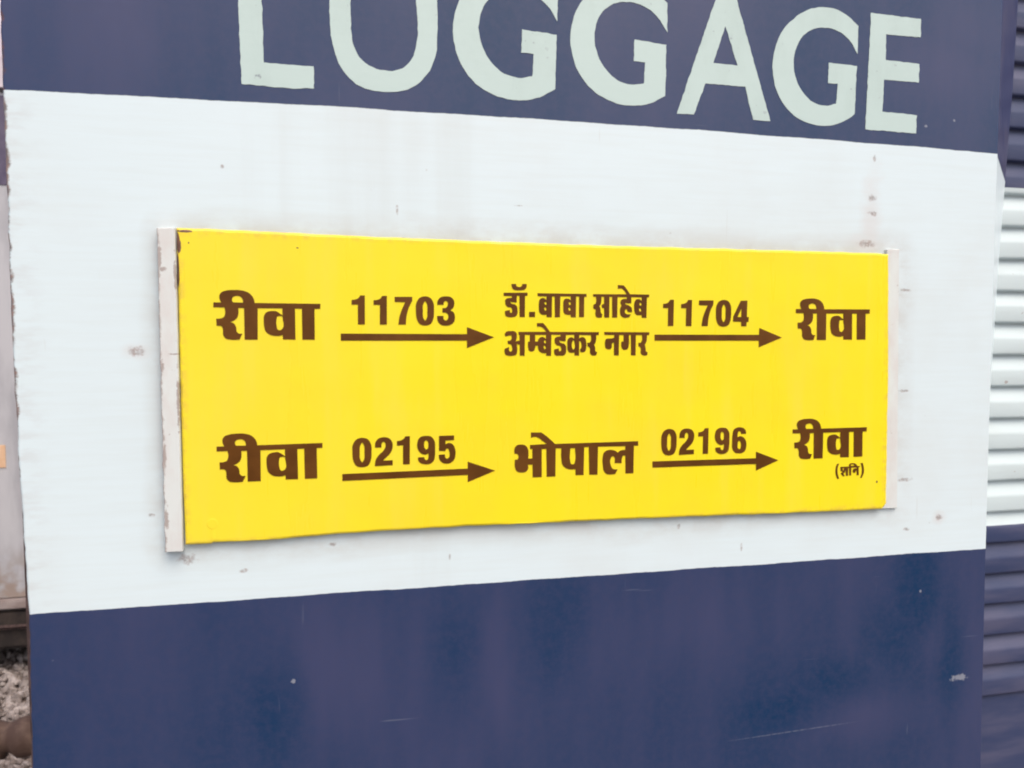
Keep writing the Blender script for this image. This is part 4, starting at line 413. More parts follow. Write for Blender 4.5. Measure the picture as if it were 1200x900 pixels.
 'number.B': ['584.8,280 584.4,247 576.9,246.9 577.1,269.5 570.3,269.4 570.3,274.8 571.3,274.9 572.3,274.9 573.3,275 574.3,275.3 575.2,275.6 576.2,276 577.1,276.5 577.9,277.2 578.4,277.8 578.8,278.5 579.3,279.2 579.7,279.9', '609.5,280 609.1,247 601.4,246.9 601.6,269.5 594.7,269.4 594.7,274.8 595.7,274.9 596.8,274.9 597.8,275.1 598.7,275.3 599.7,275.6 600.7,276 601.6,276.5 602.5,277.2 603,277.8 603.4,278.5 603.8,279.2 604.3,280', '619.1,279.5 639.2,279.8 639.2,275 638.1,272.8 636.9,270.7 635.9,268.5 634.9,266.2 634.2,263.9 633.5,261.5 633,259.1 632.5,256.6 632.2,254.3 632,251.9 631.9,249.5 631.7,247.1 623.2,247 623.3,248.8 623.5,250.6 623.7,252.4 624,254.2 624.6,256.8 625.3,259.4 626.2,262 627.2,264.6 628.1,266.8 629.1,269 630.1,271.1 631.1,273.3 619,273.5', '653.8,280.6 655.3,280.5 656.9,280.2 658.5,279.7 659.8,279 660.9,278 661.8,276.7 662.6,275.3 663.3,273.9 664,271.5 664.2,268.9 664.2,266.2 664.2,263.6 664.1,261.2 664,258.7 663.7,256.3 663.2,254 662.7,252.5 662.1,251 661.4,249.6 660.4,248.4 659,247.5 657.3,246.8 655.4,246.4 653.6,246.3 651.9,246.4 650.1,246.8 648.4,247.4 647,248.3 645.9,249.5 645.1,250.8 644.4,252.4 643.9,253.9 643.2,256.2 642.9,258.5 642.8,261 642.8,263.4 642.7,265.9 642.7,268.5 643,271 643.7,273.4 644.3,274.8 645.1,276.3 646.1,277.6 647.2,278.7 648.6,279.5 650.3,280.1 652.1,280.5', '653.8,275.1 654.2,274.4 654.8,273.7 655.2,273 655.6,272.3 656.2,270.2 656.4,268 656.3,265.8 656.2,263.5 656.3,261.3 656.3,259 656.2,256.8 655.5,254.8 655.1,254 654.6,253.3 654.1,252.6 653.6,251.9 653.1,252.6 652.6,253.3 652.2,254 651.7,254.7 651.1,256.8 650.9,259 650.9,261.2 651,263.5 651,265.7 651,268 651.2,270.2 651.8,272.2 652.3,273 652.7,273.7 653.3,274.4', '677.4,279.8 686.9,280 686.5,259 689.2,259 689,252.7 686.2,252.6 686,247 678.6,247 678.5,252.8 667,253 667.2,259.2', '678.6,269.9 678.5,259 673.2,259'],
 'number.C': ['196.9,115.7 198.5,115.5 200.1,115.2 201.7,114.7 203,114 204.1,113 205.1,111.7 205.9,110.3 206.6,108.9 207.3,106.5 207.6,103.8 207.6,101.1 207.5,98.5 207.5,96 207.4,93.6 207.1,91.2 206.5,88.8 206,87.3 205.4,85.8 204.6,84.3 203.7,83.2 202.2,82.2 200.4,81.6 198.5,81.2 196.7,81.1 194.9,81.2 193.1,81.6 191.3,82.2 189.9,83.1 188.8,84.3 188,85.7 187.3,87.2 186.7,88.7 186.1,91 185.8,93.4 185.7,95.9 185.6,98.3 185.6,100.8 185.6,103.4 185.8,106 186.5,108.3 187.2,109.8 188,111.3 189,112.6 190.1,113.6 191.6,114.5 193.3,115.2 195.1,115.5', '196.8,110.1 197.4,109.4 197.9,108.7 198.4,107.9 198.8,107.2 199.4,105.2 199.5,102.9 199.5,100.7 199.4,98.4 199.4,96.2 199.5,93.9 199.3,91.6 198.7,89.6 198.3,88.8 197.8,88.1 197.2,87.4 196.7,86.7 196.2,87.4 195.7,88.1 195.2,88.8 194.8,89.6 194.1,91.6 193.9,93.8 194,96.1 194,98.4 194,100.6 194,102.9 194.2,105.1 194.9,107.2 195.3,107.9 195.8,108.6 196.3,109.3', '211.4,103.7 211.6,105.4 211.6,107.1 211.8,108.8 212.3,110.3 213,111.4 213.8,112.5 214.8,113.5 215.8,114.3 217.3,115 218.9,115.4 220.5,115.6 222.2,115.6 223.8,115.5 225.5,115.2 227.2,114.6 228.5,113.8 229.6,112.8 230.4,111.6 231.2,110.2 231.7,108.9 232,107.3 232.1,105.6 231.9,103.9 231.7,102.3 231.2,100.8 230.7,99.3 230,97.9 229.2,96.6 228,95 226.6,93.6 225,92.3 223.6,91 222.8,90.2 222.1,89.5 221.4,88.8 220.7,88.1 231.9,88.2 231.8,82.4 211.1,81.8 211.3,83.6 211.4,85.4 211.7,87.2 212.1,88.9 212.8,90.4 213.6,91.8 214.6,93.2 215.6,94.5 217,95.9 218.5,97.1 220,98.4 221.3,99.8 222.1,101 222.8,102.3 223.4,103.6 223.7,105 223.8,106.1 223.7,107.2 223.5,108.3 223.1,109.1 222.7,109.5 222.3,109.8 221.8,110.1 221.3,110.4 220.9,110 220.4,109.6 220,109.2 219.6,108.8 219.1,107.6 219,106.3 219,104.9 218.9,103.5', '252.2,116 251.8,82.8 243.9,82.8 244.1,105.4 236.9,105.3 237,110.7 238,110.8 239.1,110.9 240.1,111 241.1,111.2 242.1,111.5 243.2,112 244.1,112.5 244.9,113.1 245.5,113.7 245.9,114.4 246.4,115.2 246.8,115.9', '271,115.9 272.7,115.9 274.4,115.7 276.1,115.4 277.5,114.7 278.6,113.8 279.6,112.6 280.4,111.3 281.1,110 281.8,107.7 282,105.2 281.9,102.6 281.9,100.1 281.9,97.8 281.9,95.5 281.8,93.2 281.5,91 281.3,89.5 281,87.9 280.5,86.5 279.8,85.2 279,84.4 278,83.6 276.9,82.9 275.7,82.4 274.3,82 272.9,81.9 271.4,81.8 270,81.9 268.5,82.2 266.9,82.5 265.5,83 264.2,83.8 263.5,84.5 262.8,85.3 262.2,86.2 261.8,87.2 261.6,88 261.6,88.8 261.6,89.7 261.5,90.5 268.9,90.6 269.1,89.8 269.3,88.9 269.6,88.1 270,87.6 270.5,87.3 271.2,87.1 271.9,87 272.5,87.2 272.9,87.5 273.3,88.2 273.5,88.9 273.8,89.6 274,90.8 274,92.2 273.9,93.5 273.8,94.9 273.1,94.5 272.3,94.1 271.6,93.7 270.8,93.5 269.4,93.5 267.9,93.9 266.4,94.5 265.1,95.3 264.1,96.2 263.1,97.4 262.2,98.6 261.6,99.9 261,101.6 260.7,103.5 260.6,105.4 260.8,107.3 261.1,108.8 261.4,110.3 262,111.8 262.8,113 263.5,113.7 264.4,114.4 265.4,114.9 266.4,115.4 267.5,115.7 268.6,115.8 269.8,115.9', '271.3,110.8 271.8,110.2 272.4,109.7 273,109.2 273.4,108.6 273.7,107.6 273.9,106.6 273.9,105.5 273.9,104.4 273.8,103.3 273.7,102.2 273.4,101.2 272.9,100.3 272.4,100.1 271.9,99.8 271.4,99.6 270.9,99.4 270.4,100.1 270,100.7 269.6,101.4 269.3,102.1 269,103.1 268.8,104.1 268.7,105.2 268.8,106.2 268.9,107.1 269,108 269.2,108.8 269.6,109.5 270,109.9 270.4,110.2 270.8,110.5', '286.6,115.4 304.7,115.5 304.7,109.9 294.3,109.5 294.2,105.2 295.2,105.6 296.1,106.1 297.1,106.5 298,106.7 299.3,106.6 300.6,106.3 301.9,105.7 303,104.9 303.9,103.8 304.7,102.5 305.3,101 305.8,99.5 306.2,97.7 306.4,95.8 306.4,93.8 306.2,92 306,90.4 305.7,88.9 305.2,87.5 304.6,86.2 303.7,85.1 302.7,84.1 301.6,83.3 300.4,82.6 299.3,82.2 298,81.9 296.7,81.8 295.5,81.8 294,82 292.4,82.3 291,82.9 289.7,83.7 288.9,84.5 288.1,85.4 287.4,86.5 286.9,87.6 286.5,88.9 286.4,90.2 286.3,91.6 286.1,92.9 293.5,93.2 293.6,92.1 293.6,90.9 293.7,89.9 294.2,89 294.6,88.6 295.2,88.2 295.8,87.9 296.3,87.8 296.9,87.9 297.5,88.3 298,88.9 298.5,89.4 299.2,91 299.4,93.1 299.1,95.2 298.5,97.2 298.3,97.9 298,98.7 297.6,99.4 297.2,99.8 296.7,99.8 296.2,99.8 295.7,99.7 295.2,99.5 294.7,99 294.4,98.3 294.2,97.6 293.9,96.9 286.5,97.6'],
 'number.D': ['580.8,116.3 582.3,116.2 583.9,115.9 585.4,115.4 586.7,114.7 587.8,113.7 588.7,112.4 589.5,111.1 590.1,109.7 590.8,107.3 591.1,104.7 591.1,102.1 591,99.4 591,97 590.9,94.6 590.6,92.3 590,90 589.5,88.5 589,86.9 588.2,85.6 587.3,84.4 585.9,83.5 584.2,82.8 582.4,82.5 580.6,82.3 578.9,82.5 577.1,82.8 575.5,83.5 574.1,84.4 573,85.5 572.2,86.8 571.5,88.3 571,89.8 570.4,92.1 570.1,94.4 570,96.9 569.9,99.2 569.9,101.8 569.9,104.3 570.1,106.8 570.8,109.1 571.4,110.6 572.2,112 573.2,113.3 574.2,114.3 575.7,115.2 577.3,115.8 579.1,116.2', '580.8,110.8 581.2,110.1 581.7,109.4 582.2,108.7 582.6,108 583.2,106 583.3,103.8 583.3,101.6 583.2,99.4 583.2,97.2 583.3,94.9 583.1,92.7 582.5,90.7 582.1,90 581.6,89.3 581.1,88.6 580.6,87.9 580.1,88.6 579.6,89.2 579.2,89.9 578.8,90.7 578.1,92.7 577.9,94.9 578,97.1 578,99.3 578,101.5 578,103.8 578.2,105.9 578.9,108 579.3,108.7 579.8,109.4 580.3,110.1', '594.6,104.4 594.7,106.1 594.8,107.8 594.9,109.4 595.4,111 596.1,112.1 596.9,113.2 597.9,114.2 599,115 600.4,115.7 602,116.1 603.7,116.3 605.4,116.3 607,116.2 608.7,115.8 610.4,115.3 611.8,114.5 612.8,113.5 613.7,112.3 614.4,110.9 614.9,109.6 615.3,108 615.3,106.3 615.2,104.6 614.9,102.9 614.5,101.4 613.9,100 613.2,98.5 612.4,97.2 611.2,95.7 609.8,94.3 608.2,92.9 606.8,91.6 606,90.9 605.3,90.1 604.6,89.4 603.8,88.7 615.1,88.8 615,83 594.2,82.4 594.4,84.2 594.5,86 594.8,87.8 595.2,89.5 595.9,91 596.8,92.5 597.8,93.8 598.8,95.2 600.1,96.5 601.7,97.8 603.2,99 604.4,100.4 605.2,101.7 606,102.9 606.6,104.3 606.9,105.7 606.9,106.7 606.9,107.9 606.7,108.9 606.3,109.8 605.9,110.2 605.5,110.5 605,110.7 604.5,111 604.1,110.6 603.6,110.3 603.1,109.9 602.7,109.4 602.3,108.3 602.1,106.9 602.1,105.5 602.1,104.2', '635.2,116.1 634.9,82.9 627.4,82.8 627.6,105.6 620.8,105.5 620.9,110.9 621.9,111 622.9,111 623.8,111.2 624.8,111.4 625.7,111.7 626.7,112.1 627.6,112.6 628.4,113.3 628.9,113.9 629.3,114.6 629.7,115.4 630.1,116.1', '654.2,116.1 655.8,116.1 657.5,115.9 659.2,115.6 660.6,114.9 661.6,114 662.6,112.8 663.4,111.5 664.1,110.1 664.7,107.8 664.9,105.3 664.9,102.7 664.8,100.1 664.9,97.8 664.9,95.5 664.7,93.2 664.4,90.9 664.2,89.4 663.9,87.8 663.5,86.4 662.8,85.1 662,84.2 661,83.4 659.9,82.8 658.8,82.3 657.5,81.9 656.1,81.7 654.6,81.7 653.2,81.8 651.7,82 650.3,82.4 648.8,82.9 647.6,83.7 646.9,84.4 646.2,85.2 645.7,86.1 645.3,87.1 645.1,87.9 645,88.7 645,89.6 645,90.4 652.1,90.5 652.4,89.7 652.6,88.8 652.8,88 653.2,87.5 653.8,87.2 654.4,87 655.1,86.9 655.6,87 656.1,87.4 656.4,88.1 656.7,88.8 656.9,89.5 657.1,90.8 657.1,92.1 657,93.5 656.9,94.8 656.2,94.5 655.5,94 654.8,93.7 654.1,93.4 652.7,93.4 651.2,93.8 649.8,94.5 648.5,95.3 647.5,96.2 646.5,97.4 645.7,98.6 645,99.9 644.5,101.7 644.2,103.6 644.1,105.5 644.3,107.4 644.5,108.9 644.9,110.5 645.4,111.9 646.2,113.2 647,113.9 647.8,114.6 648.8,115.1 649.7,115.5 650.8,115.8 651.9,116 653.1,116.1', '654.5,110.9 655,110.4 655.6,109.8 656.1,109.3 656.5,108.7 656.9,107.7 657,106.7 657,105.6 657,104.5 656.9,103.4 656.8,102.2 656.5,101.2 656,100.4 655.6,100.1 655.1,99.9 654.6,99.7 654.1,99.4 653.7,100.1 653.2,100.8 652.8,101.5 652.5,102.2 652.2,103.2 652.1,104.2 652,105.3 652.1,106.3 652.1,107.2 652.3,108.1 652.5,108.9 652.9,109.6 653.2,110 653.6,110.3 654.1,110.6', '679.3,81.9 677.7,82 676,82.1 674.4,82.4 673,83.1 671.9,84 671,85.2 670.1,86.5 669.5,87.8 668.8,90.2 668.6,92.7 668.7,95.2 668.7,97.8 668.7,100.1 668.7,102.4 668.8,104.7 669.1,106.9 669.3,108.4 669.6,110 670.1,111.4 670.7,112.7 671.5,113.6 672.5,114.3 673.6,115 674.7,115.5 676,115.9 677.4,116.1 678.9,116.1 680.3,116 681.7,115.7 683.2,115.4 684.6,114.9 685.8,114.1 686.5,113.4 687.2,112.6 687.8,111.7 688.2,110.7 688.3,109.9 688.4,109.1 688.4,108.2 688.5,107.4 681.3,107.3 681.1,108.1 680.9,109 680.7,109.8 680.3,110.3 679.7,110.6 679.1,110.8 678.4,110.9 677.9,110.7 677.4,110.4 677.1,109.7 676.8,109 676.6,108.3 676.4,107 676.4,105.7 676.5,104.4 676.6,103 677.3,103.4 678,103.8 678.7,104.2 679.4,104.4 680.8,104.4 682.3,104 683.7,103.4 685,102.6 686,101.6 687,100.5 687.8,99.3 688.4,98 689,96.2 689.3,94.3 689.3,92.4 689.2,90.6 688.9,89 688.5,87.5 688,86.1 687.2,84.8 686.5,84.1 685.6,83.5 684.7,82.9 683.7,82.5 682.7,82.2 681.6,82 680.4,81.9', '679,87.1 678.5,87.6 677.9,88.1 677.4,88.7 677,89.3 676.6,90.2 676.5,91.3 676.5,92.4 676.5,93.4 676.6,94.5 676.7,95.7 677,96.7 677.5,97.5 677.9,97.8 678.4,98 678.9,98.2 679.4,98.4 679.8,97.8 680.2,97.1 680.6,96.5 681,95.8 681.2,94.8 681.4,93.7 681.5,92.7 681.4,91.6 681.3,90.7 681.2,89.9 681,89 680.6,88.3 680.3,88 679.9,87.7 679.4,87.4'],
 'arrow.A': ['174.2,236.4 320.6,236.1 320.6,244.4 353.3,232.5 320.5,219.6 320.5,228.4 174.1,228.3'],
 'arrow.B': ['559.2,236.1 704.4,236.1 704.7,245 737.5,232.6 704.3,219.9 704.1,228.5 559.3,228.5'],
 'arrow.C': ['174,74 321.1,75 321.1,83.4 354.6,71.3 321.1,58.6 321.1,67.3 173.9,65.9'],
 'arrow.D': ['558.3,75.5 703.4,74.7 703.3,83.3 736.2,70.9 703.8,58.4 703.6,67 558.4,67.5']}
BIG_LETTERS = {
 'L': ['67,662 92.2,663.4 93.2,604.5 94.3,536.7 148.3,536.7 148,512.7 126.6,510.7 70.2,511.7'],
 'U': ['165.2,667.3 189.3,668.1 189.6,613.7 189.6,605.9 189.6,598.2 189.7,590.4 190,582.6 190.1,578.6 190.2,574.5 190.6,570.5 191.3,566.6 192.6,562.5 194.4,558.4 196.6,554.6 199.1,551.1 202.2,548 205.6,545.1 209.4,542.7 213.4,540.8 217.6,539.5 222,538.6 226.6,538.3 231.1,538.3 235.3,538.7 239.5,539.5 243.7,540.7 247.4,542.5 250.7,544.9 253.7,548 256.4,551.4 258.6,554.9 260.2,558.4 261.5,562.2 262.4,566 263.3,569.8 265.1,582.5 265,595.3 264.1,608.1 263.7,620.8 263.3,670.4 287.6,672.1 288,623.1 288.1,612.8 288.3,602.4 288.4,592 288.1,581.6 287.9,576.7 287.6,571.7 287.2,566.8 286.4,562 285,556.9 283.1,551.7 280.9,546.7 278.3,541.9 275.6,537.7 272.5,533.6 269,529.8 265.3,526.4 261.5,523.6 257.3,521.2 252.9,519.1 248.5,517.4 244.2,516.2 239.8,515.3 235.3,514.7 230.9,514.3 225.5,514 220.1,514.2 214.8,514.7 209.6,515.6 204.5,517 199.6,518.8 194.8,521.1 190.5,523.8 186.7,527 183.3,530.7 180.2,534.8 177.4,539 175.1,543.5 173.2,548.3 171.5,553.3 170.1,558.3 168.9,563 168,567.9 167.2,572.8 166.6,577.7 165.9,586.1 165.8,594.5 165.9,603 165.8,611.4'],
 'G1': ['433.1,648.8 429.6,651.7 426.2,654.6 422.7,657.4 418.9,659.9 414.8,662.3 410.5,664.6 406,666.6 401.4,668.1 395.8,669.4 389.8,670.3 383.8,670.6 377.8,670.3 372.5,669.7 367.1,668.6 361.8,667.1 356.7,665.4 351.2,662.9 345.8,659.9 340.7,656.6 335.9,653.1 331.3,649.2 327,644.9 323,640.4 319.5,635.7 316.3,630.4 313.6,624.8 311.4,619 309.5,613.2 308,607.3 307,601.3 306.3,595.3 306.2,589.3 306.5,583.3 307.4,577.3 308.6,571.4 310.3,565.6 312.4,560 314.8,554.4 317.7,549 321.1,543.9 324.8,539.5 328.9,535.3 333.4,531.3 338.2,527.9 343.2,525 348.5,522.4 354,520.2 359.6,518.5 365.9,517 372.3,516 378.9,515.5 385.4,515.5 392,516.1 398.6,517.1 405.1,518.7 411.3,520.8 416.4,523.2 421.2,526.1 425.9,529.1 430.7,532 432.2,596.3 389.7,598.8 388.5,571.8 403.6,571.3 402.1,545 397.8,544 393.4,543 389.1,542.1 384.9,541.8 380.4,542.1 376,542.9 371.7,544.1 367.6,545.6 363.4,547.9 359.4,550.6 355.8,553.7 352.5,557 349.2,560.9 346.2,565.2 343.7,569.7 341.6,574.3 339.7,579.6 338.2,585.1 337.3,590.7 337,596.2 337.2,601.4 337.8,606.6 339,611.7 340.8,616.7 342.8,620.7 345.1,624.7 347.9,628.5 351,631.9 354.3,634.7 357.8,637.2 361.7,639.5 365.7,641.2 369.7,642.5 374,643.3 378.4,643.8 382.7,644.1 387.6,643.9 392.6,643.4 397.4,642.4 402.1,641.1 406.9,639 411.4,636.4 415.7,633.4 419.6,630.1 423.5,626 426.8,621.5 429.9,616.7 433.2,612.1'],
 'G2': ['574.9,647 571.4,649.8 567.9,652.7 564.4,655.5 560.7,658 556.6,660.5 552.3,662.7 547.9,664.7 543.3,666.3 537.7,667.7 531.8,668.6 525.8,669 519.9,668.9 514.6,668.4 509.3,667.4 504,666.1 499,664.5 493.5,662.2 488.2,659.5 483.2,656.3 478.5,653 473.9,649.3 469.7,645.2 465.8,640.9 462.3,636.4 459.2,631.3 456.5,626 454.4,620.4 452.6,614.9 451.1,609.2 450.1,603.4 449.5,597.5 449.4,591.7 449.8,585.9 450.7,580.1 452,574.3 453.7,568.7 455.7,563.2 458.2,557.7 461.1,552.4 464.5,547.5 468.2,543.1 472.3,538.9 476.8,535 481.6,531.5 486.5,528.7 491.8,526.1 497.3,523.9 502.9,522.1 509.1,520.5 515.5,519.4 522,518.8 528.4,518.7 534.9,519.1 541.5,520 547.9,521.4 554.1,523.4 559.1,525.6 563.8,528.2 568.5,531.1 573.2,533.9 574.3,596.1 532.1,599.3 531.1,573.2 546.1,572.5 544.8,547 540.5,546.1 536.2,545.1 531.9,544.4 527.7,544.1 523.3,544.5 518.9,545.4 514.6,546.6 510.6,548.2 506.4,550.5 502.5,553.2 498.8,556.3 495.5,559.5 492.2,563.4 489.3,567.6 486.7,572 484.6,576.5 482.7,581.7 481.2,587 480.3,592.5 479.9,597.9 480.1,602.9 480.7,607.9 481.8,612.9 483.6,617.6 485.5,621.5 487.8,625.3 490.5,629 493.6,632.2 496.8,634.8 500.3,637.2 504.1,639.3 508.1,640.9 512.1,642.1 516.3,642.8 520.6,643.2 524.9,643.3 529.8,643.1 534.7,642.5 539.5,641.5 544.1,640.1 548.9,638 553.4,635.4 557.7,632.4 561.6,629.1 565.5,625.1 568.8,620.6 571.9,616 575.1,611.4'],
 'A': ['589.3,513.3 642.1,663.3 667.1,665.8 719.8,512.3 695.4,511.5 683.2,552.9 627.9,553.1 612.8,513.7', '654,625.9 671.9,578.7 638.3,578.9'],
 'G3': ['845.5,642.9 842.1,645.6 838.7,648.3 835.2,651 831.5,653.3 827.5,655.6 823.2,657.7 818.9,659.5 814.3,660.9 808.8,662 802.9,662.6 797,662.7 791.2,662.3 785.9,661.5 780.7,660.3 775.5,658.7 770.5,656.8 765.1,654.2 759.8,651.1 754.9,647.8 750.2,644.1 745.7,640.2 741.5,635.9 737.6,631.3 734.2,626.6 731.1,621.3 728.5,615.8 726.3,610.1 724.6,604.3 723.1,598.5 722.1,592.6 721.5,586.7 721.4,580.8 721.8,575 722.7,569.1 723.9,563.4 725.6,557.8 727.7,552.3 730.1,546.9 733,541.7 736.4,536.9 740,532.6 744,528.6 748.5,524.9 753.2,521.7 758.1,519 763.3,516.6 768.7,514.7 774.3,513.1 780.4,511.9 786.7,511.1 793.2,510.8 799.6,511 806,511.8 812.5,513 818.8,514.8 824.9,517 829.9,519.5 834.6,522.4 839.2,525.5 843.9,528.6 845,591.5 803.2,592.6 802.3,566.2 817.1,566.2 815.7,540.4 811.5,539.3 807.3,538.1 803,537.1 798.9,536.7 794.5,536.9 790.2,537.5 785.9,538.6 781.9,539.9 777.8,542 773.9,544.6 770.3,547.5 767,550.6 763.7,554.4 760.8,558.5 758.3,562.8 756.2,567.2 754.3,572.3 752.9,577.7 751.9,583.1 751.6,588.5 751.7,593.6 752.4,598.7 753.5,603.8 755.2,608.7 757.1,612.7 759.4,616.7 762.1,620.5 765.2,623.9 768.3,626.7 771.8,629.3 775.5,631.6 779.4,633.4 783.4,634.8 787.6,635.8 791.9,636.4 796.1,636.7 800.9,636.8 805.8,636.4 810.6,635.6 815.1,634.4 819.8,632.5 824.3,630.1 828.5,627.3 832.4,624.2 836.2,620.3 839.5,616 842.6,611.4 845.8,607'],
 'E': ['864.3,661.8 941.6,660.8 941.6,636.5 888.2,636.3 888.4,603 941.1,601.6 941.1,577.1 887.1,576.9 885.9,534.6 939.6,533.6 939.1,509.3 860.5,509.9']}
# ------------------------------------------------------------------ the setting
def ground_mat():
    b = NB("ballast_ground")
    q = b.n("ShaderNodeTexVoronoi"); b.put(b.co, q.inputs["Vector"]); q.inputs["Scale"].default_value = 14
    c = b.mix(b.ramp(b.noise(30, 4), 0.35, 0.65), (0.13, 0.10, 0.09), (0.27, 0.22, 0.20))
    b.bump(q.outputs["Distance"], 1.0, 0.04)
    return b.done(c, 0.9, 0.2)
bm = bmesh.new()
bmesh.ops.create_grid(bm, x_segments=2, y_segments=2, size=120)
o = obj("ground", bm, ground_mat()); o["kind"] = "structure"

def stone_mat():
    b = NB("ballast_stone")
    i = b.n("ShaderNodeNewGeometry").outputs["Random Per Island"]
    c = b.mix(i, (0.17, 0.145, 0.135), (0.46, 0.41, 0.395))
    c = b.mix(b.ramp(b.noise(40, 5), 0.4, 0.7, 0, 0.5), c, (0.20, 0.15, 0.13))
    return b.done(c, 0.85, 0.25)
rs = random.Random(3)
_b = bmesh.new()
bmesh.ops.create_icosphere(_b, subdivisions=1, radius=1)
ico_v = [v.co.copy() for v in _b.verts]
ico_f = [[v.index for v in f.verts] for f in _b.faces]
_b.free()
V, Fc = [], []
for k in range(11000):
    x, y = rs.uniform(-4.6, 0.6), rs.uniform(3.2, 7.4)
    s = rs.uniform(0.020, 0.042)
    m = Matrix.Rotation(rs.uniform(0, 6.3), 3, Vector((rs.uniform(-1, 1), rs.uniform(-1, 1), 1)).normalized()) @ Matrix.Diagonal((rs.uniform(0.8, 1.4), rs.uniform(0.7, 1.1), rs.uniform(0.6, 0.9)))
    c = Vector((x, y, rs.uniform(0.0, 0.05)))
    n0 = len(V)
    for v in ico_v:
        q = m @ (v + Vector((rs.uniform(-1, 1), rs.uniform(-1, 1), rs.uniform(-1, 1))) * 0.22)
        V.append(c + q * s)
    Fc += [[i + n0 for i in f] for f in ico_f]
me = bpy.data.meshes.new("ballast")
me.from_pydata(V, [], Fc)
o = link("ballast", me, stone_mat()); o["kind"] = "stuff"; o["label"] = "crushed grey and pinkish track ballast stones"; o["category"] = "ballast"

o = obj("platform", bbox((-30, -9, -0.3), (30, -0.28, 1.12), 0.02), simple("platform_concrete", (0.13, 0.12, 0.12), (0.20, 0.185, 0.175), 3, 0.8, bump=0.2))
o["kind"] = "structure"

# ------------------------------------------------------------------ the luggage coach
coach = thing("luggage_coach", "blue and white painted railway luggage coach with LUGGAGE lettered above its yellow destination board", "train carriage")
rj = random.Random(11)
left = []
z = -1.25
def lx(z):      # the panel's slightly uneven left edge
    pts = [(-1.3, -0.166), (-0.24, -0.1622), (-0.0685, -0.1602), (0.0, -0.1618), (0.0812, -0.1645), (0.2274, -0.1664), (0.49, -0.1664), (1.4, -0.163)]
    for (a, p), (b_, q) in zip(pts, pts[1:]):
        if a <= z <= b_: return p + (q - p) * (z - a) / (b_ - a)
while z < 1.15:
    chip = max(0.0, noise.noise(Vector((z * 34, 2.2, 0))) - 0.16) * 0.0022
    left.append((lx(z) + chip + 0.0009 * noise.noise(Vector((z * 90, 0.3, 0))), z))
    z += 0.006
right = [(1.0860, -1.25), (1.0846, -0.3978), (1.0792, -0.0708), (1.0772, 0.106), (1.0753, 0.3118), (1.0745, 0.4885), (1.0739, 0.5947), (1.0735, 0.6985), (1.072, 1.15)]
outline = left[::-1] + right
outline = [(a, b_ + ZO) for a, b_ in outline]
bm = sheet(outline, [(0.0, 0.0016), (0.0012, 0.0003), (0.0025, 0.0)], 0.004)
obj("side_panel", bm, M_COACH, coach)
obj("edge_trim", bbox((-0.1652, 0.0045, ZO - 1.25), (-0.12, 0.034, ZO + 0.27), 0.003), M_TRIM, coach)
obj("body", bbox((-0.150, 0.075, 1.25), (7.0, 3.2, ZO + 1.25), 0.01), M_ENDW, coach)
# curved roof over the body
bm = bmesh.new()
n = 16
for x in (-0.17, 7.02):
    pass
ra, rb_ = [], []
for k in range(n + 1):
    a = math.pi * k / n
    y, zz = 1.6 - 1.62 * math.cos(a), ZO + 1.2505 + 0.55 * math.sin(a)
    ra.append(bm.verts.new((-0.17, y, zz))); rb_.append(bm.verts.new((7.02, y, zz)))
for k in range(n):
    bm.faces.new((ra[k], ra[k+1], rb_[k+1], rb_[k]))
bm.faces.new(ra); bm.faces.new(rb_); bm.faces.new((ra[0], ra[-1], rb_[-1], rb_[0]))
obj("roof", bm, simple("roof_grey", (0.20, 0.20, 0.20), (0.30, 0.29, 0.28), 3, 0.6), coach)
# return between the panel's right edge and the ribbed side
near = [(1.0728, 1.15), (1.0742, 0.6985), (1.0746, 0.5947), (1.0752, 0.4885), (1.0760, 0.3118), (1.0779, 0.106), (1.0799, -0.0708), (1.0853, -0.3978), (1.0866, -1.25)]
far = [(1.133, 1.15), (1.128, 0.7163), (1.1248, 0.5962), (1.1177, 0.4599), (1.1110, 0.33), (1.1053, 0.1398), (1.103, -0.05), (1.100, -0.40), (1.100, -1.25)]
bm = bmesh.new()
va = [bm.verts.new((a, 0.0022, b_ + ZO)) for a, b_ in near]
vb = [bm.verts.new((a, 0.030, b_ + ZO)) for a, b_ in far]
vc = [bm.verts.new((a + 0.001, 0.0745, b_ + ZO)) for a, b_ in far]
for k in range(len(near) - 1):
    bm.faces.new((va[k], va[k+1], vb[k+1], vb[k])); bm.faces.new((vb[k], vb[k+1], vc[k+1], vc[k]))
obj("return_strip", bm, M_REVEAL, coach)
# the ribbed side: rolled steel with level ribs, flat below
bm = bmesh.new()
P = 0.0472
prof = []
for k in range(-6, 17):
    z0 = -0.029 + k * P
    for f, y in ((0.0, 0.0450), (0.01, 0.0402), (0.022, 0.0382), (0.05, 0.0370), (0.10, 0.0367), (0.30, 0.0364), (0.48, 0.0366), (0.53, 0.0369), (0.59, 0.0382), (0.66, 0.0400), (0.84, 0.0436), (0.93, 0.0449)):
        prof.append((y, z0 + f * P))
prof = [(0.0435, -1.3), (0.0435, -0.3255), (0.0440, -0.3180), (0.0449, -0.3135)] + prof
xs_ = [1.098 + 0.7 * i / 50 for i in range(50)] + [1.8 + 5.2 * i / 40 for i in range(41)]
rows = []
for x in xs_:
    rows.append([bm.verts.new((x, y + 0.0011 * noise.noise(Vector((x * 9, z * 26, 2))), z + ZO + 0.0014 * noise.noise(Vector((x * 7, z * 20, 7))))) for y, z in prof])
for a_, c_ in zip(rows, rows[1:]):
    for k in range(len(prof) - 1):
        bm.faces.new((a_[k], c_[k], c_[k+1], a_[k+1]))
obj("ribbed_side", bm, M_SHUT, coach, smooth=True)
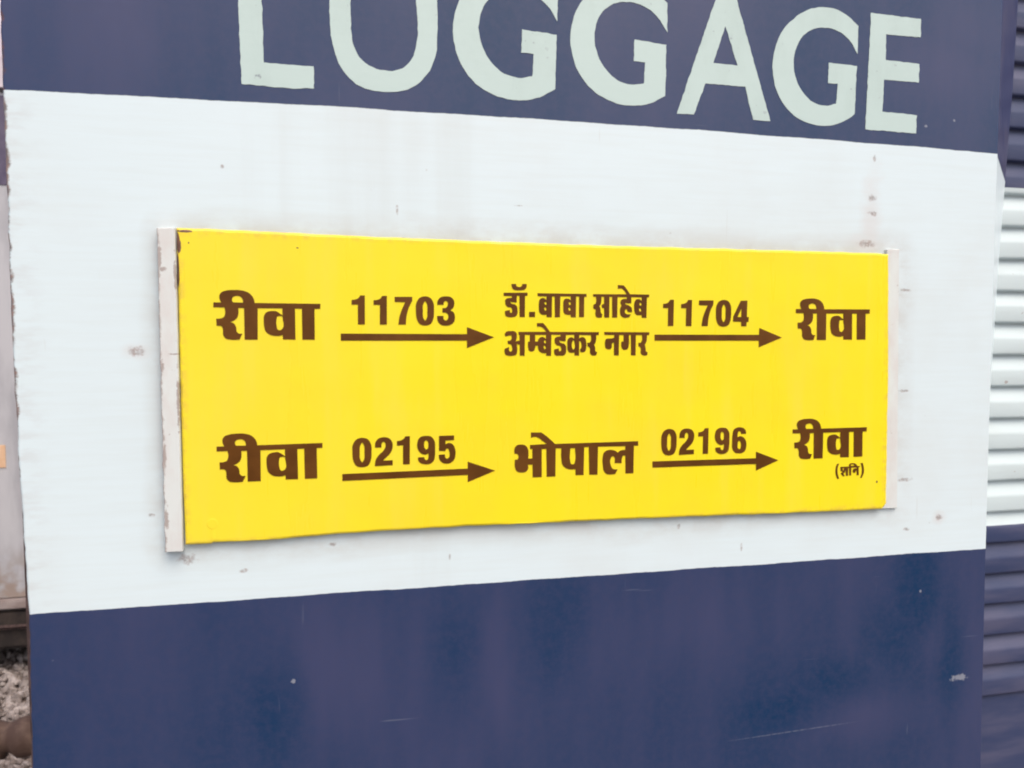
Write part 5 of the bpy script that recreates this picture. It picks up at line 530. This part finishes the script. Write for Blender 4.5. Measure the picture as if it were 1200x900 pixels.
for k, nm in enumerate(("L", "U", "G1", "G2", "A", "G3", "E")):
    o = painted("letter", [l for l in BIG_LETTERS[nm]], -0.0004, M_LETTER, coach, rough=0.0008)
    o.location.z = ZO
# holders that carry the board
rh = random.Random(5)
def strip(name, xs, z0, z1, y, back, amp, mat):
    out = []
    z = z0
    while z < z1:
        out.append((xs(z)[0] + amp * noise.noise(Vector((z * 70, 7.0, 1))) + 0.6 * amp * noise.noise(Vector((z * 190, 3.0, 1))), z)); z += 0.003
    out.append((xs(z1)[0], z1)); out.append((xs(z1)[1], z1 + 0.001))
    z = z1 - 0.003
    while z > z0:
        out.append((xs(z)[1] + amp * 0.35 * noise.noise(Vector((z * 50, 9.0, 4))), z)); z -= 0.003
    out.append((xs(z0)[1], z0 - 0.0005))
    return obj(name, sheet([(a, b_ + ZO) for a, b_ in out], [(0, y + 0.0012), (0.0007, y)], back), mat, coach)
o = strip("board_holder", lambda z: (-0.0183, 0.0001), -0.0054, 0.3495, -0.0128, -0.0002, 0.0009, M_HOLD)
o["label"] = "pale holder strip with chipped rusty outer edge"
o = strip("board_holder", lambda z: (0.896, 0.9155 + (0.3517 - z) * 0.026), -0.0030, 0.3515, -0.0045, -0.0002, 0.0004, M_HOLD)
o["label"] = "thin pale holder strip partly behind the board"
# bent wire catch at the coach end
bm = bmesh.new()
tube(bm, catmull([(-0.185, 0.10, ZO + 0.117), (-0.188, 0.10, ZO + 0.095), (-0.187, 0.10, ZO + 0.062), (-0.1945, 0.10, ZO + 0.052), (-0.1935, 0.10, ZO + 0.036), (-0.17, 0.10, ZO + 0.035), (-0.149, 0.10, ZO + 0.035)], 5), 0.0016, 8)
obj("wire_catch", bm, M_TRIM, coach, smooth=True)
# brake hose at the coach end
bm = bmesh.new()
hp = catmull([(-0.15, 2.55, 1.36), (-0.55, 2.58, 1.30), (-0.95, 2.6, 1.20), (-1.16, 2.62, 1.225), (-1.27, 2.62, 1.20), (-1.36, 2.62, 1.06), (-1.36, 2.6, 0.7)], 8)
tube(bm, hp, [0.072 + 0.013 * math.sin(i * 0.9) for i in range(len(hp))], 16)
obj("hose", bm, simple("brown_rubber", (0.085, 0.050, 0.040), (0.14, 0.09, 0.07), 14, 0.75, bump=0.3), coach, smooth=True)
# wheels and underframe below the frame of the photo
obj("underframe", bbox((0.0, 0.35, 0.95), (7.0, 2.85, 1.247), 0.02), M_TRIM, coach)
for x in (1.2, 3.8):
    for y in (0.75, 2.45):
        bm = bmesh.new()
        bmesh.ops.create_cone(bm, cap_ends=True, segments=32, radius1=0.46, radius2=0.44, depth=0.13, matrix=Matrix.Translation((x, y, 0.50)) @ Matrix.Rotation(math.pi / 2, 4, 'X'))
        obj("wheel", bm, M_TRIM, coach)

# ------------------------------------------------------------------ the destination board
board = thing("destination_board", "yellow metal destination board with brown Hindi station names, train numbers and arrows", "sign board", (0, 0, ZO))
OUT = [(0.0006, 0.3507), (0.03, 0.3508), (0.0835, 0.3501), (0.1761, 0.3483), (0.2733, 0.347), (0.3442, 0.3464), (0.4827, 0.3454), (0.5958, 0.3454), (0.7396, 0.346), (0.8801, 0.3459), (0.8959, 0.3446), (0.8979, 0.3081), (0.9019, 0.1697), (0.9042, 0.0406), (0.9040, 0.0052), (0.8969, -0.0022), (0.8515, -0.0023), (0.7228, -0.0006), (0.6009, 0.0017), (0.4854, 0.0027), (0.3757, 0.0042), (0.2511, 0.0046), (0.172, 0.0034), (0.1052, 0.0012), (0.0589, 0.0014), (0.0316, 0.0022), (0.0289, 0.0007), (0.002, 0.0009), (0.001, 0.0763), (0.0007, 0.1805), (0.0008, 0.2926)]
OUT = dense(OUT, 0.004)
OUT = [(p.x + 0.0004 * noise.noise(Vector((p.x * 60, p.y * 60, 3))), p.y + 0.0007 * noise.noise(Vector((p.x * 45, p.y * 45, 8)))) for p in OUT]
def rim(p, k):
    if k > 2: return 0
    low = max(0.0, 1 - abs(p.y) / 0.02) * (0.35 + noise.noise(Vector((p.x * 9, 4, 5))))
    return (-0.0022 * low if k == 1 else -0.0012 * low if k == 2 else 0) + 0.0010 * noise.noise(Vector((p.x * 14, p.y * 14, 5))) * (1 if k < 3 else 0.5)
bm = sheet(OUT, [(0, -0.0066), (0.0011, -0.0080), (0.0026, -0.0089), (0.0036, -0.0090)], -0.0062, rim)
obj("plate", bm, M_YELLOW, board)
for k, dat in BOARD_TEXT.items():
    painted({"word": "station_name", "number": "train_number", "arrow": "arrow"}[k.split('.')[0]] if k != 'word.H' else "bracketed_note", dat, -0.00935, M_BROWN, board)

# ------------------------------------------------------------------ the coach on the next track
fc = thing("neighbouring_coach", "faded pinkish grey railway coach with dark underframe standing on the next track beyond the ballast", "train carriage", (0, 0, 0))
FY = 6.2
M_FAR = simple("faded_coach_paint", (0.40, 0.32, 0.33), (0.52, 0.45, 0.46), 3, 0.5, (1, 1, 0.4))
def far_mat():
    b = NB("faded_coach_side")
    X, Y, Z = b.xyz()
    n = b.noise(3, 5, (1, 1, 0.3), rough=0.6)
    c = b.mix(b.ramp(n, 0.38, 0.66), (0.38, 0.385, 0.42), (0.52, 0.525, 0.56))
    c = b.mix(b.math('MULTIPLY', b.ramp(b.math('ADD', Z, b.math('MULTIPLY', n, 0.5)), 1.50, 1.05), b.ramp(b.noise(5, 4), 0.4, 0.6)), c, (0.32, 0.26, 0.23))
    return b.done(c, 0.5)
obj("body", bbox((-8, FY, 0.70), (6, FY + 3.1, 4.92), 0.03), far_mat(), fc)
obj("blue_band", bbox((-7.98, FY - 0.006, 4.15), (5.98, FY + 0.02, 4.87), 0.004), simple("faded_blue", (0.09, 0.075, 0.13), (0.13, 0.11, 0.17), 6, 0.4), fc)
for x in (-6.6, -4.9, -1.05, 0.6, 2.3):
    f = obj("window", bbox((x - 0.5, FY - 0.02, 3.02), (x + 0.5, FY + 0.01, 3.68), 0.01), M_FAR, fc)
    obj("pane", bbox((x - 0.44, FY - 0.026, 3.08), (x + 0.44, FY - 0.019, 3.62), 0.003), simple("dark_glass", (0.03, 0.025, 0.03), (0.05, 0.04, 0.05), 3, 0.15), f)
bm = bmesh.new()
ra, rb_ = [], []
for k in range(n + 1):
    a = math.pi * k / n
    y, zz = FY + 1.55 - 1.6 * math.cos(a), 4.922 + 1.3 * math.sin(a)
    ra.append(bm.verts.new((-8.03, y, zz))); rb_.append(bm.verts.new((6.03, y, zz)))
for k in range(n):
    bm.faces.new((ra[k], ra[k+1], rb_[k+1], rb_[k]))
bm.faces.new(ra); bm.faces.new(rb_); bm.faces.new((ra[0], ra[-1], rb_[-1], rb_[0]))
obj("roof", bm, simple("haze_tinted_roof", (0.50, 0.44, 0.50), (0.62, 0.56, 0.60), 3, 0.6), fc)  # raised and tinted pale to stand in for hazy sky glow
obj("sill_rail", bbox((-8, FY - 0.05, 0.64), (6, FY + 0.05, 0.72), 0.012), simple("sill_paint", (0.26, 0.21, 0.20), (0.34, 0.29, 0.28), 8, 0.6), fc)
obj("underframe", bbox((-8, FY - 0.02, 0.29), (6, FY + 2.9, 0.638), 0.03), simple("sooty_steel", (0.022, 0.017, 0.016), (0.050, 0.037, 0.032), 7, 0.75), fc)
obj("pipe", bbox((-8, FY - 0.07, 0.47), (6, FY - 0.022, 0.51), 0.02), M_TRIM, fc)
for x in (-5.5, -3.2, 0.2, 2.8):
    bm = bmesh.new()
    bmesh.ops.create_cone(bm, cap_ends=True, segments=32, radius1=0.46, radius2=0.44, depth=0.13, matrix=Matrix.Translation((x, FY + 0.7, 0.50)) @ Matrix.Rotation(math.pi / 2, 4, 'X'))
    obj("wheel", bm, M_TRIM, fc)
obj("plate", bbox((-2.95, FY - 0.008, 1.83), (-2.53, FY - 0.002, 2.02), 0.002), simple("peach_plate", (0.70, 0.45, 0.28), (0.78, 0.55, 0.38), 6, 0.6), fc)
